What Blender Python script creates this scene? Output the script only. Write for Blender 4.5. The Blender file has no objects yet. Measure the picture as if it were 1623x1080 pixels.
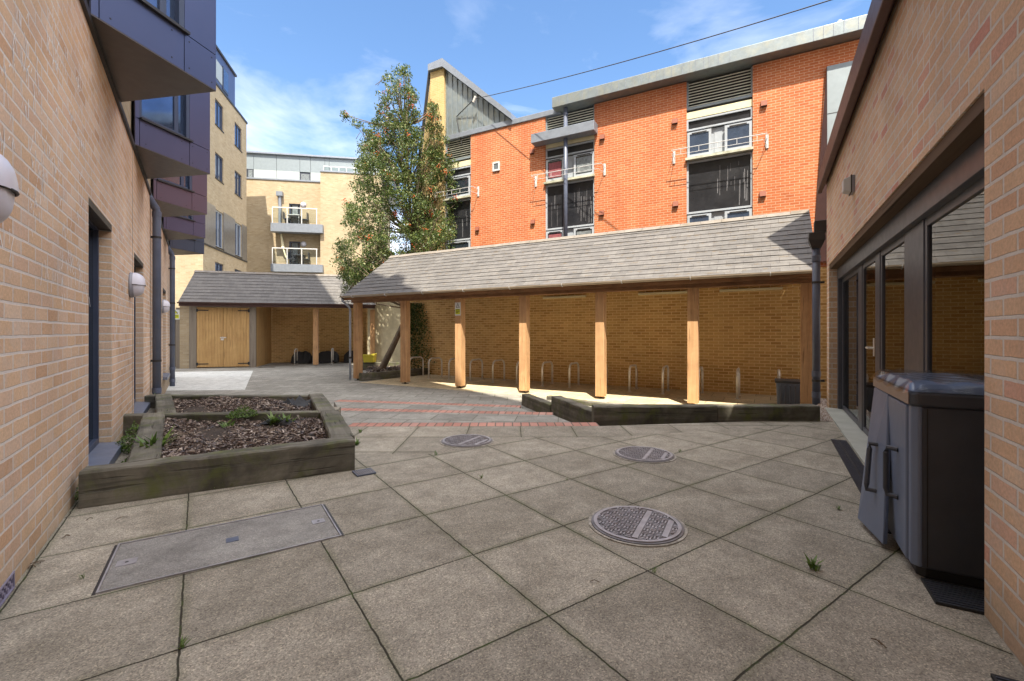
import bpy, bmesh, math, random
import numpy as np
from mathutils import Vector, Matrix
R = math.radians
rnd = random.Random(7)
sc = bpy.context.scene
COL = sc.collection

# ------------------------------------------------------------------ camera
CH = 1.15
cam = bpy.data.cameras.new('camera'); camo = bpy.data.objects.new('camera', cam); COL.objects.link(camo)
camo.location = (0, 0, CH); camo.rotation_euler = (R(90), 0, 0)
cam.sensor_fit = 'HORIZONTAL'; cam.sensor_width = 36; cam.lens = 720 / 1623 * 36
cam.shift_y = -15 / 1623; cam.clip_start = .05; cam.clip_end = 2000
sc.camera = camo
# ------------------------------------------------------------------ light
SUNH = Vector((-.0285, .58, -1)).normalized()          # direction the sunlight travels
sun = bpy.data.lights.new('sun', 'SUN'); sun.energy = 4.3; sun.angle = R(.5); sun.color = (1, .91, .76)
suno = bpy.data.objects.new('sun', sun); COL.objects.link(suno)
suno.rotation_euler = SUNH.to_track_quat('-Z', 'Y').to_euler()
w = bpy.data.worlds.new('World'); sc.world = w; w.use_nodes = True
nt = w.node_tree; nt.nodes.clear()
def N(nt, t, **k):
    n = nt.nodes.new(t)
    for a, b in k.items(): setattr(n, a, b)
    return n
out = N(nt, 'ShaderNodeOutputWorld'); bg = N(nt, 'ShaderNodeBackground'); sky = N(nt, 'ShaderNodeTexSky')
sky.sky_type = 'NISHITA'; sky.sun_disc = False; sky.sun_elevation = R(60); sky.sun_rotation = R(180)
sky.air_density = 1.0; sky.dust_density = .7; sky.ozone_density = 1.2
tc = N(nt, 'ShaderNodeTexCoord'); mp = N(nt, 'ShaderNodeMapping'); mp.inputs['Scale'].default_value = (1, 1, 2.6)
mp.inputs['Location'].default_value = (.35, .1, .0)
no = N(nt, 'ShaderNodeTexNoise'); no.inputs['Scale'].default_value = 2.9; no.inputs['Detail'].default_value = 9; no.inputs['Roughness'].default_value = .56; no.inputs['Distortion'].default_value = .35
rp = N(nt, 'ShaderNodeValToRGB'); rp.color_ramp.elements[0].position = .56; rp.color_ramp.elements[1].position = .80
sep = N(nt, 'ShaderNodeSeparateXYZ'); mr = N(nt, 'ShaderNodeMapRange'); mr.inputs['From Min'].default_value = .62; mr.inputs['From Max'].default_value = .18
mr.inputs['To Min'].default_value = .12; mr.inputs['To Max'].default_value = 1
dd = N(nt, 'ShaderNodeVectorMath', operation='DOT_PRODUCT'); dd.inputs[1].default_value = Vector((-.44, .86, .34)).normalized()
mr2 = N(nt, 'ShaderNodeMapRange'); mr2.inputs['From Min'].default_value = .95; mr2.inputs['From Max'].default_value = 1.0; mr2.inputs['To Min'].default_value = 0; mr2.inputs['To Max'].default_value = .22
ad = N(nt, 'ShaderNodeMath', operation='ADD'); mu = N(nt, 'ShaderNodeMath', operation='MULTIPLY'); mu.use_clamp = True
hs = N(nt, 'ShaderNodeHueSaturation'); hs.inputs['Saturation'].default_value = 1.14; hs.inputs['Value'].default_value = .80
mx = N(nt, 'ShaderNodeMixRGB'); mx.inputs[2].default_value = (5.0, 5.1, 5.5, 1)
L = nt.links.new
L(tc.outputs['Generated'], mp.inputs[0]); L(mp.outputs[0], no.inputs['Vector'])
L(tc.outputs['Generated'], dd.inputs[0]); L(dd.outputs['Value'], mr2.inputs[0]); L(no.outputs['Fac'], ad.inputs[0]); L(mr2.outputs[0], ad.inputs[1])
L(ad.outputs[0], rp.inputs[0]); L(tc.outputs['Generated'], sep.inputs[0]); L(sep.outputs[2], mr.inputs[0])
L(rp.outputs[0], mu.inputs[0]); L(mr.outputs[0], mu.inputs[1]); L(sky.outputs[0], hs.inputs['Color']); L(hs.outputs[0], mx.inputs[1]); L(mu.outputs[0], mx.inputs[0])
# unseen bright cloud deck, added overhead and behind the viewpoint to fill the shade
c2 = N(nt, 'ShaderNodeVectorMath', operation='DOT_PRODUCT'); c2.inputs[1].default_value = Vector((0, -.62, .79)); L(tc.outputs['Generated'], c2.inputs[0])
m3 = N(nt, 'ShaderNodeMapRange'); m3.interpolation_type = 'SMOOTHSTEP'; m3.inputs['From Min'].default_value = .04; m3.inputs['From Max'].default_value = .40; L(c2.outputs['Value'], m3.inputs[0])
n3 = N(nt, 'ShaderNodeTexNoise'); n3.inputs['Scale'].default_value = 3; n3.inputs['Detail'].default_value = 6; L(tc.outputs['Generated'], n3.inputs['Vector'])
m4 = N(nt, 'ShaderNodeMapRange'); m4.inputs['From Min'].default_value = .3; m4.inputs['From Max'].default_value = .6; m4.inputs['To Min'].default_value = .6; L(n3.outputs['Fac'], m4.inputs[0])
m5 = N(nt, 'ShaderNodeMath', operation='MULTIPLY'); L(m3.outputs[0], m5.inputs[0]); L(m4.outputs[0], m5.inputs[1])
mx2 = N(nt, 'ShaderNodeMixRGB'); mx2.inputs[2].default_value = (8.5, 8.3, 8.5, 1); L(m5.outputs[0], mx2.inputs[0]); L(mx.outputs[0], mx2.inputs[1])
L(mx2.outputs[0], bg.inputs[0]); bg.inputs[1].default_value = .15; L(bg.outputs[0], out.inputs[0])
sc.view_settings.view_transform = 'Standard'; sc.view_settings.look = 'None'; sc.view_settings.exposure = 1.36; sc.view_settings.gamma = 1

# ------------------------------------------------------------------ frames
TH = {'W': 0, 'A': R(34.6), 'B': R(-29.63), 'O': R(-28.4), 'S': R(15.5)}
ORG = {'W': (0, 0), 'A': (0, 0), 'B': (0, 0), 'O': (0, 0), 'S': (-12.05, 18.8)}
def to_world(fr, p):
    c, s = math.cos(TH[fr]), math.sin(TH[fr]); o = ORG[fr]
    return Vector((o[0] + c * p[0] - s * p[1], o[1] + s * p[0] + c * p[1], p[2]))
def to_frame(fr, x, y):
    c, s = math.cos(TH[fr]), math.sin(TH[fr]); x -= ORG[fr][0]; y -= ORG[fr][1]
    return (c * x + s * y, -s * x + c * y)
def G(px, py, z=0.):                                     # where a photographed point lies on the level z
    Y = (CH - z) * 720 / (py - 525); return Vector(((px - 811.5) / 720 * Y, Y, z))
def D(px, py, Y):                                        # a point at a known distance
    return Vector(((px - 811.5) / 720 * Y, Y, CH - (py - 525) / 720 * Y))
BASE = {}
def thing(name, label, cat, fr='W', base=(0, 0, 0), group=None, kind=None, dz=0):
    o = bpy.data.objects.new(name, None); COL.objects.link(o); o.empty_display_size = .2
    o.location = to_world(fr, base); o.rotation_euler = (0, 0, TH[fr] + dz); BASE[o.name] = Vector(base)
    tag(o, label, cat, group, kind); return o
def tag(o, label=None, cat=None, group=None, kind=None):
    if label: o['label'] = label
    if cat: o['category'] = cat
    if group: o['group'] = group
    if kind: o['kind'] = kind
    return o
def dup(o, label=None, parent=None):
    c = o.copy(); COL.objects.link(c); c.parent = parent; BASE[c.name] = BASE.get(o.name, Vector())
    if label: c['label'] = label
    for ch in o.children: dup(ch, None, c)
    return c
class MB:
    def __init__(s, xf=None): s.v = []; s.f = []; s.mi = []; s.xf = xf; s.m = 0
    def V(s, *ps):
        i = len(s.v)
        for p in ps: s.v.append(Vector(s.xf(*p)) if s.xf else Vector(p))
        return i
    def face(s, *ps):
        i = s.V(*ps); s.f.append(tuple(range(i, i + len(ps)))); s.mi.append(s.m); return s
    def hexa(s, P):                                      # 8 points: bottom 4 (ccw seen from above), top 4
        i = s.V(*P)
        for q in ((0, 3, 2, 1), (4, 5, 6, 7), (0, 1, 5, 4), (1, 2, 6, 5), (2, 3, 7, 6), (3, 0, 4, 7)):
            s.f.append(tuple(i + k for k in q)); s.mi.append(s.m)
        return s
    def box(s, x0, x1, y0, y1, z0, z1):
        return s.hexa([(x0, y0, z0), (x1, y0, z0), (x1, y1, z0), (x0, y1, z0), (x0, y0, z1), (x1, y0, z1), (x1, y1, z1), (x0, y1, z1)])
    def prism(s, poly, z0, z1):                          # poly ccw seen from above
        n = len(poly); i = s.V(*[(p[0], p[1], z0) for p in poly], *[(p[0], p[1], z1) for p in poly])
        s.f.append(tuple(i + n - 1 - k for k in range(n))); s.f.append(tuple(i + n + k for k in range(n))); s.mi += [s.m] * 2
        for k in range(n): s.f.append((i + k, i + (k + 1) % n, i + n + (k + 1) % n, i + n + k)); s.mi.append(s.m)
        return s
    def extr(s, poly, a, b):                             # 3D polygon poly extruded by the vector b-a
        d = Vector(b) - Vector(a); n = len(poly); P = [Vector(p) for p in poly]
        i = s.V(*[tuple(p) for p in P], *[tuple(p + d) for p in P])
        s.f.append(tuple(i + k for k in range(n))); s.f.append(tuple(i + 2 * n - 1 - k for k in range(n))); s.mi += [s.m] * 2
        for k in range(n): s.f.append((i + (k + 1) % n, i + k, i + n + k, i + n + (k + 1) % n)); s.mi.append(s.m)
        return s
    def tube(s, pts, r, n=8, r2=None, caps=True):
        P = [Vector(p) for p in pts]; m = len(P); rings = []
        for k, p in enumerate(P):
            t = (P[min(k + 1, m - 1)] - P[max(k - 1, 0)]).normalized()
            up = Vector((0, 0, 1)) if abs(t.z) < .9 else Vector((1, 0, 0))
            a = t.cross(up).normalized(); b = t.cross(a); rr = r if r2 is None else r + (r2 - r) * k / (m - 1)
            rings.append(s.V(*[tuple(p + (a * math.cos(2 * math.pi * j / n) + b * math.sin(2 * math.pi * j / n)) * rr) for j in range(n)]))
        for k in range(m - 1):
            for j in range(n): s.f.append((rings[k] + j, rings[k] + (j + 1) % n, rings[k + 1] + (j + 1) % n, rings[k + 1] + j)); s.mi.append(s.m)
        if caps:
            s.f.append(tuple(rings[0] + n - 1 - j for j in range(n))); s.f.append(tuple(rings[-1] + j for j in range(n))); s.mi += [s.m] * 2
        return s
    def lathe(s, prof, c=(0, 0, 0), n=32, axis='z', ring=False):      # prof: (radius, height)
        rings = []
        for r, h in prof:
            ps = []
            for j in range(n):
                a = 2 * math.pi * j / n; x, y = r * math.cos(a), r * math.sin(a)
                ps.append((c[0] + x, c[1] + y, c[2] + h) if axis == 'z' else (c[0] + x, c[1] - h, c[2] + y) if axis == 'y' else (c[0] + h, c[1] + x, c[2] + y))
            rings.append(s.V(*ps))
        for k in range(len(prof) - 1):
            for j in range(n): s.f.append((rings[k] + j, rings[k] + (j + 1) % n, rings[k + 1] + (j + 1) % n, rings[k + 1] + j)); s.mi.append(s.m)
        if ring:
            for j in range(n): s.f.append((rings[-1] + j, rings[-1] + (j + 1) % n, rings[0] + (j + 1) % n, rings[0] + j)); s.mi.append(s.m)
        else: s.f.append(tuple(rings[0] + n - 1 - j for j in range(n))); s.f.append(tuple(rings[-1] + j for j in range(n))); s.mi += [s.m] * 2
        return s
    def islands(s):
        par = list(range(len(s.v)))
        def find(a):
            while par[a] != a: par[a] = par[par[a]]; a = par[a]
            return a
        for f in s.f:
            for k in f[1:]: par[find(k)] = find(f[0])
        g = {}
        for i, f in enumerate(s.f): g.setdefault(find(f[0]), []).append(i)
        res = []
        for ids in g.values():
            m = MB(); mp_ = {}
            for i in ids:
                for k in s.f[i]:
                    if k not in mp_: mp_[k] = len(m.v); m.v.append(s.v[k])
                m.f.append(tuple(mp_[k] for k in s.f[i])); m.mi.append(s.mi[i])
            res.append(m)
        return res
    def build_each(s, name, mat, parent=None, *a, **k): return [m.build(name, mat, parent, *a, **k) for m in s.islands()]
    def build(s, name, mat, parent=None, bev=0, smooth=False, fix=True, label=None):
        b = BASE.get(parent.name, Vector()) if parent else Vector()
        me = bpy.data.meshes.new(name); me.from_pydata([tuple(p - b) for p in s.v], [], s.f)
        mats = mat if isinstance(mat, (list, tuple)) else [mat]
        for m in mats: me.materials.append(m)
        if len(mats) > 1: me.polygons.foreach_set('material_index', s.mi)
        if fix:
            bm = bmesh.new(); bm.from_mesh(me); bmesh.ops.remove_doubles(bm, verts=bm.verts, dist=1e-5)
            lo = [v for v in bm.verts if not v.link_faces]; bmesh.ops.delete(bm, geom=lo, context='VERTS'); bmesh.ops.recalc_face_normals(bm, faces=bm.faces); bm.to_mesh(me); bm.free()
        uv = me.uv_layers.new(name='uv'); me.update()
        for p in me.polygons:
            n = p.normal
            if abs(n.z) > .985: t, q = Vector((1, 0, 0)), Vector((0, 1, 0))
            else:
                t = Vector((-n.y, n.x, 0)).normalized(); q = n.cross(t)
            for li in p.loop_indices:
                co = me.vertices[me.loops[li].vertex_index].co + b; uv.data[li].uv = (co.dot(t), co.dot(q))
            p.use_smooth = smooth
        o = bpy.data.objects.new(name, me); COL.objects.link(o)
        if parent: o.parent = parent; BASE[o.name] = b
        if bev:
            md = o.modifiers.new('bevel', 'BEVEL'); md.width = bev; md.segments = 2; md.limit_method = 'ANGLE'; md.angle_limit = R(40)
        if label: o['label'] = label
        return o
def facade(mb, a0, a1, z0, z1, th, ops, poly_top=None):
    """wall a0..a1 x z0..z1, outer face b=0, inner b=th, openings (a,a,z,z)"""
    xs = sorted({a0, a1, *[v for o in ops for v in o[:2] if a0 < v < a1]}); zs = sorted({z0, z1, *[v for o in ops for v in o[2:4] if z0 < v < z1]})
    def solid(i, j):
        if i < 0 or j < 0 or i >= len(xs) - 1 or j >= len(zs) - 1: return False
        x, z = (xs[i] + xs[i + 1]) / 2, (zs[j] + zs[j + 1]) / 2
        return not any(o[0] < x < o[1] and o[2] < z < o[3] for o in ops)
    for i in range(len(xs) - 1):
        for j in range(len(zs) - 1):
            if not solid(i, j): continue
            x, X, z, Z = xs[i], xs[i + 1], zs[j], zs[j + 1]
            mb.face((x, 0, z), (X, 0, z), (X, 0, Z), (x, 0, Z)); mb.face((X, th, z), (x, th, z), (x, th, Z), (X, th, Z))
            if not solid(i - 1, j): mb.face((x, th, z), (x, 0, z), (x, 0, Z), (x, th, Z))
            if not solid(i + 1, j): mb.face((X, 0, z), (X, th, z), (X, th, Z), (X, 0, Z))
            if not solid(i, j - 1): mb.face((x, th, z), (X, th, z), (X, 0, z), (x, 0, z))
            if not solid(i, j + 1): mb.face((x, 0, Z), (X, 0, Z), (X, th, Z), (x, th, Z))

# ------------------------------------------------------------------ materials
def newmat(name):
    m = bpy.data.materials.new(name); m.use_nodes = True; t = m.node_tree
    return m, t, t.nodes['Principled BSDF']
def ramp(t, fac, stops, interp='LINEAR'):
    r = N(t, 'ShaderNodeValToRGB'); cr = r.color_ramp; cr.interpolation = interp
    while len(cr.elements) < len(stops): cr.elements.new(.5)
    for e, (p, c) in zip(cr.elements, stops): e.position = p; e.color = (*c, 1) if len(c) == 3 else c
    t.links.new(fac, r.inputs[0]); return r.outputs[0]
def noise(t, vec, scale, detail=4, rough=.55, dist=0):
    n = N(t, 'ShaderNodeTexNoise'); n.inputs['Scale'].default_value = scale; n.inputs['Detail'].default_value = detail
    n.inputs['Roughness'].default_value = rough; n.inputs['Distortion'].default_value = dist
    t.links.new(vec, n.inputs['Vector']); return n.outputs['Fac']
def mixc(t, fac, a, b, mode='MIX'):
    m = N(t, 'ShaderNodeMixRGB', blend_type=mode)
    for i, v in ((0, fac), (1, a), (2, b)):
        if isinstance(v, (int, float)): m.inputs[i].default_value = v
        elif isinstance(v, tuple): m.inputs[i].default_value = (*v, 1)
        else: t.links.new(v, m.inputs[i])
    return m.outputs[0]
def math_(t, op, a, b=None, clamp=False):
    m = N(t, 'ShaderNodeMath', operation=op); m.use_clamp = clamp
    for i, v in ((0, a), (1, b)):
        if v is None: continue
        if isinstance(v, (int, float)): m.inputs[i].default_value = v
        else: t.links.new(v, m.inputs[i])
    return m.outputs[0]
def bump(t, h, bsdf, strength=.3, dist=.01):
    b = N(t, 'ShaderNodeBump'); b.inputs['Strength'].default_value = strength; b.inputs['Distance'].default_value = dist
    t.links.new(h, b.inputs['Height']); t.links.new(b.outputs[0], bsdf.inputs['Normal']); return b
def coords(t, kind='UV', scale=None):
    c = N(t, 'ShaderNodeTexCoord'); o = c.outputs[kind]
    if scale:
        m = N(t, 'ShaderNodeMapping'); m.inputs['Scale'].default_value = scale; t.links.new(o, m.inputs[0]); o = m.outputs[0]
    return o
def plain(name, col, rough=.5, metal=0, var=.12, nscale=6, bmp=0, spec=.5, dirt=None, coat=0):
    m, t, b = newmat(name); c = coords(t, 'Object')
    n = noise(t, c, nscale, 5)
    lo = tuple(x * (1 - var) for x in col); hi = tuple(min(1, x * (1 + var)) for x in col)
    cc = ramp(t, n, [(.3, lo), (.7, hi)])
    if dirt:
        f = ramp(t, noise(t, c, nscale * .45, 7, .65, .5), [(.45, (0, 0, 0)), (.7, (1, 1, 1))])
        cc = mixc(t, math_(t, 'MULTIPLY', f, dirt[1]), cc, dirt[0])
    t.links.new(cc, b.inputs['Base Color']); b.inputs['Metallic'].default_value = metal
    rr = N(t, 'ShaderNodeMapRange'); rr.inputs['To Min'].default_value = max(0, rough - .08); rr.inputs['To Max'].default_value = min(1, rough + .1)
    t.links.new(noise(t, c, nscale * 2.3, 4), rr.inputs[0]); t.links.new(rr.outputs[0], b.inputs['Roughness'])
    b.inputs['Specular IOR Level'].default_value = spec
    if coat: b.inputs['Coat Weight'].default_value = coat; b.inputs['Coat Roughness'].default_value = .15
    if bmp: bump(t, noise(t, c, nscale * 12, 3), b, bmp, .004)
    return m
def brick(name, cols, mortar, wd=.225, ht=.075, ms=.0055, tint=(.5, .5, .5), blotch=.25, stain=None, wobble=.004, bmp=.6, efflo=0, topstain=False, grime=False):
    m, t, b = newmat(name); uv = coords(t, 'UV'); ob = coords(t, 'Object')
    nz = N(t, 'ShaderNodeTexNoise'); nz.inputs['Scale'].default_value = 9; nz.inputs['Detail'].default_value = 3; t.links.new(uv, nz.inputs['Vector'])
    sb = N(t, 'ShaderNodeVectorMath', operation='SUBTRACT'); sb.inputs[1].default_value = (.5, .5, .5); t.links.new(nz.outputs['Color'], sb.inputs[0])
    sl = N(t, 'ShaderNodeVectorMath', operation='SCALE'); sl.inputs['Scale'].default_value = wobble * 2.2; t.links.new(sb.outputs[0], sl.inputs[0])
    av = N(t, 'ShaderNodeVectorMath', operation='ADD'); t.links.new(uv, av.inputs[0]); t.links.new(sl.outputs[0], av.inputs[1])
    br = N(t, 'ShaderNodeTexBrick'); br.inputs['Scale'].default_value = 1; br.inputs['Brick Width'].default_value = wd; br.inputs['Row Height'].default_value = ht
    br.inputs['Mortar Size'].default_value = ms; br.inputs['Mortar Smooth'].default_value = .25; br.inputs['Color1'].default_value = (0, 0, 0, 1); br.inputs['Color2'].default_value = (1, 1, 1, 1)
    br.inputs['Mortar'].default_value = (.5, .5, .5, 1); t.links.new(av.outputs[0], br.inputs['Vector'])
    k = len(cols); base = ramp(t, br.outputs['Color'], [(i / (k - 1), c) for i, c in enumerate(cols)])
    fine = noise(t, uv, 60, 6, .7); big = noise(t, ob, .9, 5, .6, .3)
    base = mixc(t, 1, base, ramp(t, fine, [(.25, (.78, .78, .78)), (.75, (1.18, 1.18, 1.18))]), 'MULTIPLY')
    mc = mixc(t, fine, tuple(x * .8 for x in mortar), tuple(min(1, x * 1.15) for x in mortar))
    c = mixc(t, br.outputs['Fac'], base, mc)
    c = mixc(t, 1, c, ramp(t, big, [(.3, (1 - blotch,) * 3), (.7, (1 + blotch * .5,) * 3)]), 'MULTIPLY')
    if efflo:
        e = ramp(t, noise(t, uv, 3.1, 9, .75, 1.2), [(.52, (0, 0, 0)), (.75, (1, 1, 1))])
        c = mixc(t, math_(t, 'MULTIPLY', e, efflo), c, (.62, .6, .58))
    if grime:
        gv = N(t, 'ShaderNodeSeparateXYZ'); t.links.new(uv, gv.inputs[0]); gm_ = ramp(t, math_(t, 'ADD', gv.outputs[1], math_(t, 'MULTIPLY', noise(t, uv, 5, 6, .7), .5)), [(.18, (1, 1, 1)), (.55, (0, 0, 0))]); c = mixc(t, math_(t, 'MULTIPLY', gm_, .55), c, (.17, .15, .09))
    if topstain:
        sv = N(t, 'ShaderNodeSeparateXYZ'); t.links.new(uv, sv.inputs[0]); tv = ramp(t, math_(t, 'MULTIPLY', sv.outputs[1], .25), [(.60, (0, 0, 0)), (.85, (1, 1, 1))])
        tm_ = math_(t, 'MULTIPLY', tv, ramp(t, noise(t, coords(t, 'UV', (1, .4, 1)), 1.3, 6, .7), [(.42, (0, 0, 0)), (.7, (1, 1, 1))])); c = mixc(t, math_(t, 'MULTIPLY', tm_, .6), c, (.46, .21, .08))
    if stain:                                              # (colour, amount, scale): weather streaks running down
        st = ramp(t, noise(t, coords(t, 'UV', (1, .18, 1)), stain[2], 6, .7), [(.5, (0, 0, 0)), (.8, (1, 1, 1))])
        c = mixc(t, math_(t, 'MULTIPLY', st, stain[1]), c, stain[0])
    t.links.new(c, b.inputs['Base Color']); b.inputs['Roughness'].default_value = .9; b.inputs['Specular IOR Level'].default_value = .25
    h = math_(t, 'SUBTRACT', math_(t, 'MULTIPLY', fine, .35), br.outputs['Fac']); bump(t, h, b, bmp, .006)
    return m
def paving(name, w_, h_, off=(0, 0), offs=0., col=((.26, .233, .187), (.425, .388, .325)), joint=.0042, jcol=(.045, .04, .028), moss=.65, speck=.42, slabvar=.13):
    m, t, b = newmat(name); uv0 = coords(t, 'Object')
    mpn = N(t, 'ShaderNodeMapping'); mpn.inputs['Location'].default_value = (-off[0], -off[1], 0); t.links.new(uv0, mpn.inputs[0]); uv = mpn.outputs[0]
    nz = N(t, 'ShaderNodeTexNoise'); nz.inputs['Scale'].default_value = 14; nz.inputs['Detail'].default_value = 4; t.links.new(uv, nz.inputs['Vector'])
    sb = N(t, 'ShaderNodeVectorMath', operation='SUBTRACT'); sb.inputs[1].default_value = (.5, .5, .5); t.links.new(nz.outputs['Color'], sb.inputs[0])
    sl = N(t, 'ShaderNodeVectorMath', operation='SCALE'); sl.inputs['Scale'].default_value = .013; t.links.new(sb.outputs[0], sl.inputs[0])
    av = N(t, 'ShaderNodeVectorMath', operation='ADD'); t.links.new(uv, av.inputs[0]); t.links.new(sl.outputs[0], av.inputs[1])
    br = N(t, 'ShaderNodeTexBrick'); br.offset = offs; br.offset_frequency = 2 if offs else 1
    for k, v in (('Scale', 1), ('Brick Width', w_), ('Row Height', h_), ('Mortar Size', joint), ('Mortar Smooth', .3)): br.inputs[k].default_value = v
    br.inputs['Color1'].default_value = (0, 0, 0, 1); br.inputs['Color2'].default_value = (1, 1, 1, 1); br.inputs['Mortar'].default_value = (.5, .5, .5, 1)
    t.links.new(av.outputs[0], br.inputs['Vector'])
    br2 = N(t, 'ShaderNodeTexBrick'); br2.offset = offs; br2.offset_frequency = br.offset_frequency
    for k, v in (('Scale', 1), ('Brick Width', w_), ('Row Height', h_), ('Mortar Size', .045), ('Mortar Smooth', 1)): br2.inputs[k].default_value = v
    t.links.new(av.outputs[0], br2.inputs['Vector'])
    n1 = noise(t, uv, 1.7, 7, .7, .5); n2 = noise(t, uv, 6, 6, .75)
    c = mixc(t, ramp(t, n1, [(.3, (0, 0, 0)), (.7, (1, 1, 1))]), col[0], col[1])
    vo = N(t, 'ShaderNodeTexVoronoi'); vo.inputs['Scale'].default_value = 200; t.links.new(uv, vo.inputs['Vector'])
    cg = N(t, 'ShaderNodeSeparateColor'); t.links.new(vo.outputs['Color'], cg.inputs[0])
    s1 = ramp(t, cg.outputs[0], [(0, (1 - speck,) * 3), (.5, (1, 1, 1)), (.85, (1.1, 1.1, 1.1)), (1, (1 + speck * 1.5, 1 + speck * 1.4, 1 + speck * 1.2))])
    c = mixc(t, 1, c, s1, 'MULTIPLY')
    c = mixc(t, 1, c, ramp(t, br.outputs['Color'], [(0, (1 - slabvar,) * 3), (1, (1 + slabvar,) * 3)]), 'MULTIPLY')
    c = mixc(t, 1, c, ramp(t, n2, [(.3, (.74, .74, .72)), (.7, (1.18, 1.18, 1.16))]), 'MULTIPLY')
    lich = ramp(t, noise(t, uv, 11, 8, .8), [(.66, (0, 0, 0)), (.73, (1, 1, 1))]); c = mixc(t, math_(t, 'MULTIPLY', lich, .25), c, (.45, .44, .40))
    edge = math_(t, 'MULTIPLY', br2.outputs['Fac'], ramp(t, noise(t, uv, 3, 6, .7), [(.35, (0, 0, 0)), (.7, (1, 1, 1))]))
    c = mixc(t, math_(t, 'MULTIPLY', edge, moss), c, (.10, .11, .045))
    jc = mixc(t, ramp(t, noise(t, uv, 8, 5, .7), [(.5, (0, 0, 0)), (.62, (1, 1, 1))]), jcol, (.06, .085, .025))
    c = mixc(t, br.outputs['Fac'], c, jc)
    t.links.new(c, b.inputs['Base Color']); b.inputs['Roughness'].default_value = .85; b.inputs['Specular IOR Level'].default_value = .3
    h = math_(t, 'SUBTRACT', math_(t, 'MULTIPLY', cg.outputs[1], .18), math_(t, 'MULTIPLY', br.outputs['Fac'], 1.6)); bump(t, h, b, .8, .006)
    return m
def wood(name, c1, c2, axis=2, grain=14, dark=None, green=0, rough=.75, bmp=.35):
    m, t, b = newmat(name); s = [grain] * 3; s[axis] = grain * .05; ob = coords(t, 'Object'); c = coords(t, 'Object', tuple(s))
    oi = N(t, 'ShaderNodeObjectInfo'); cm = N(t, 'ShaderNodeCombineXYZ'); r37 = math_(t, 'MULTIPLY', oi.outputs['Random'], 37)
    for i in range(3): t.links.new(r37, cm.inputs[i])
    av = N(t, 'ShaderNodeVectorMath', operation='ADD'); t.links.new(c, av.inputs[0]); t.links.new(cm.outputs[0], av.inputs[1]); c = av.outputs[0]
    g = noise(t, c, 1, 8, .65, .6); cc = ramp(t, g, [(.28, c1), (.5, tuple((a + d) / 2 for a, d in zip(c1, c2))), (.72, c2)])
    cr = ramp(t, noise(t, c, 2.6, 3, .4), [(.30, (1, 1, 1)), (.36, (0, 0, 0))])
    if dark: cc = mixc(t, math_(t, 'MULTIPLY', ramp(t, noise(t, ob, 2.2, 6, .7, .5), [(.4, (0, 0, 0)), (.68, (1, 1, 1))]), dark[1]), cc, dark[0])
    if green: cc = mixc(t, math_(t, 'MULTIPLY', ramp(t, noise(t, ob, 4.3, 7, .7, .3), [(.5, (0, 0, 0)), (.7, (1, 1, 1))]), green), cc, (.12, .14, .04))
    cc = mixc(t, math_(t, 'MULTIPLY', cr, .55), cc, tuple(x * .3 for x in c1))
    t.links.new(cc, b.inputs['Base Color']); b.inputs['Roughness'].default_value = rough; b.inputs['Specular IOR Level'].default_value = .3
    bump(t, math_(t, 'SUBTRACT', g, cr), b, bmp, .006); return m
def slate(name, wd=.3, ht=.215, moss=.7):
    m, t, b = newmat(name); uv = coords(t, 'UV')
    br = N(t, 'ShaderNodeTexBrick'); br.offset = .5
    for k, v in (('Scale', 1), ('Brick Width', wd), ('Row Height', ht), ('Mortar Size', .003), ('Mortar Smooth', .1)): br.inputs[k].default_value = v
    br.inputs['Color1'].default_value = (0, 0, 0, 1); br.inputs['Color2'].default_value = (1, 1, 1, 1); br.inputs['Mortar'].default_value = (.5, .5, .5, 1)
    t.links.new(uv, br.inputs['Vector'])
    c = ramp(t, br.outputs['Color'], [(0, (.108, .103, .10)), (.5, (.126, .12, .117)), (1, (.146, .139, .134))])
    c = mixc(t, 1, c, ramp(t, noise(t, uv, 7, 7, .7), [(.3, (.75, .75, .76)), (.7, (1.2, 1.2, 1.18))]), 'MULTIPLY')
    c = mixc(t, math_(t, 'MULTIPLY', ramp(t, noise(t, uv, 22, 6, .8), [(.55, (0, 0, 0)), (.7, (1, 1, 1))]), .25), c, (.34, .32, .29))
    sp = N(t, 'ShaderNodeSeparateXYZ'); t.links.new(uv, sp.inputs[0])
    fr = math_(t, 'FRACT', math_(t, 'DIVIDE', sp.outputs[1], ht)); low = ramp(t, fr, [(.0, (1, 1, 1)), (.16, (.6, .6, .6)), (.3, (0, 0, 0))])
    ms = math_(t, 'MULTIPLY', low, ramp(t, noise(t, coords(t, 'UV', (1, .8, 1)), 6.5, 5, .75), [(.53, (0, 0, 0)), (.58, (1, 1, 1))]))
    c = mixc(t, math_(t, 'MULTIPLY', ms, moss), c, (.13, .085, .03))
    c = mixc(t, br.outputs['Fac'], c, (.06, .055, .05))
    t.links.new(c, b.inputs['Base Color']); b.inputs['Roughness'].default_value = .62; b.inputs['Specular IOR Level'].default_value = .35
    bump(t, math_(t, 'ADD', math_(t, 'MULTIPLY', ms, .5), math_(t, 'SUBTRACT', math_(t, 'MULTIPLY', noise(t, uv, 30, 5), .3), br.outputs['Fac'])), b, .5, .006)
    return m
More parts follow.
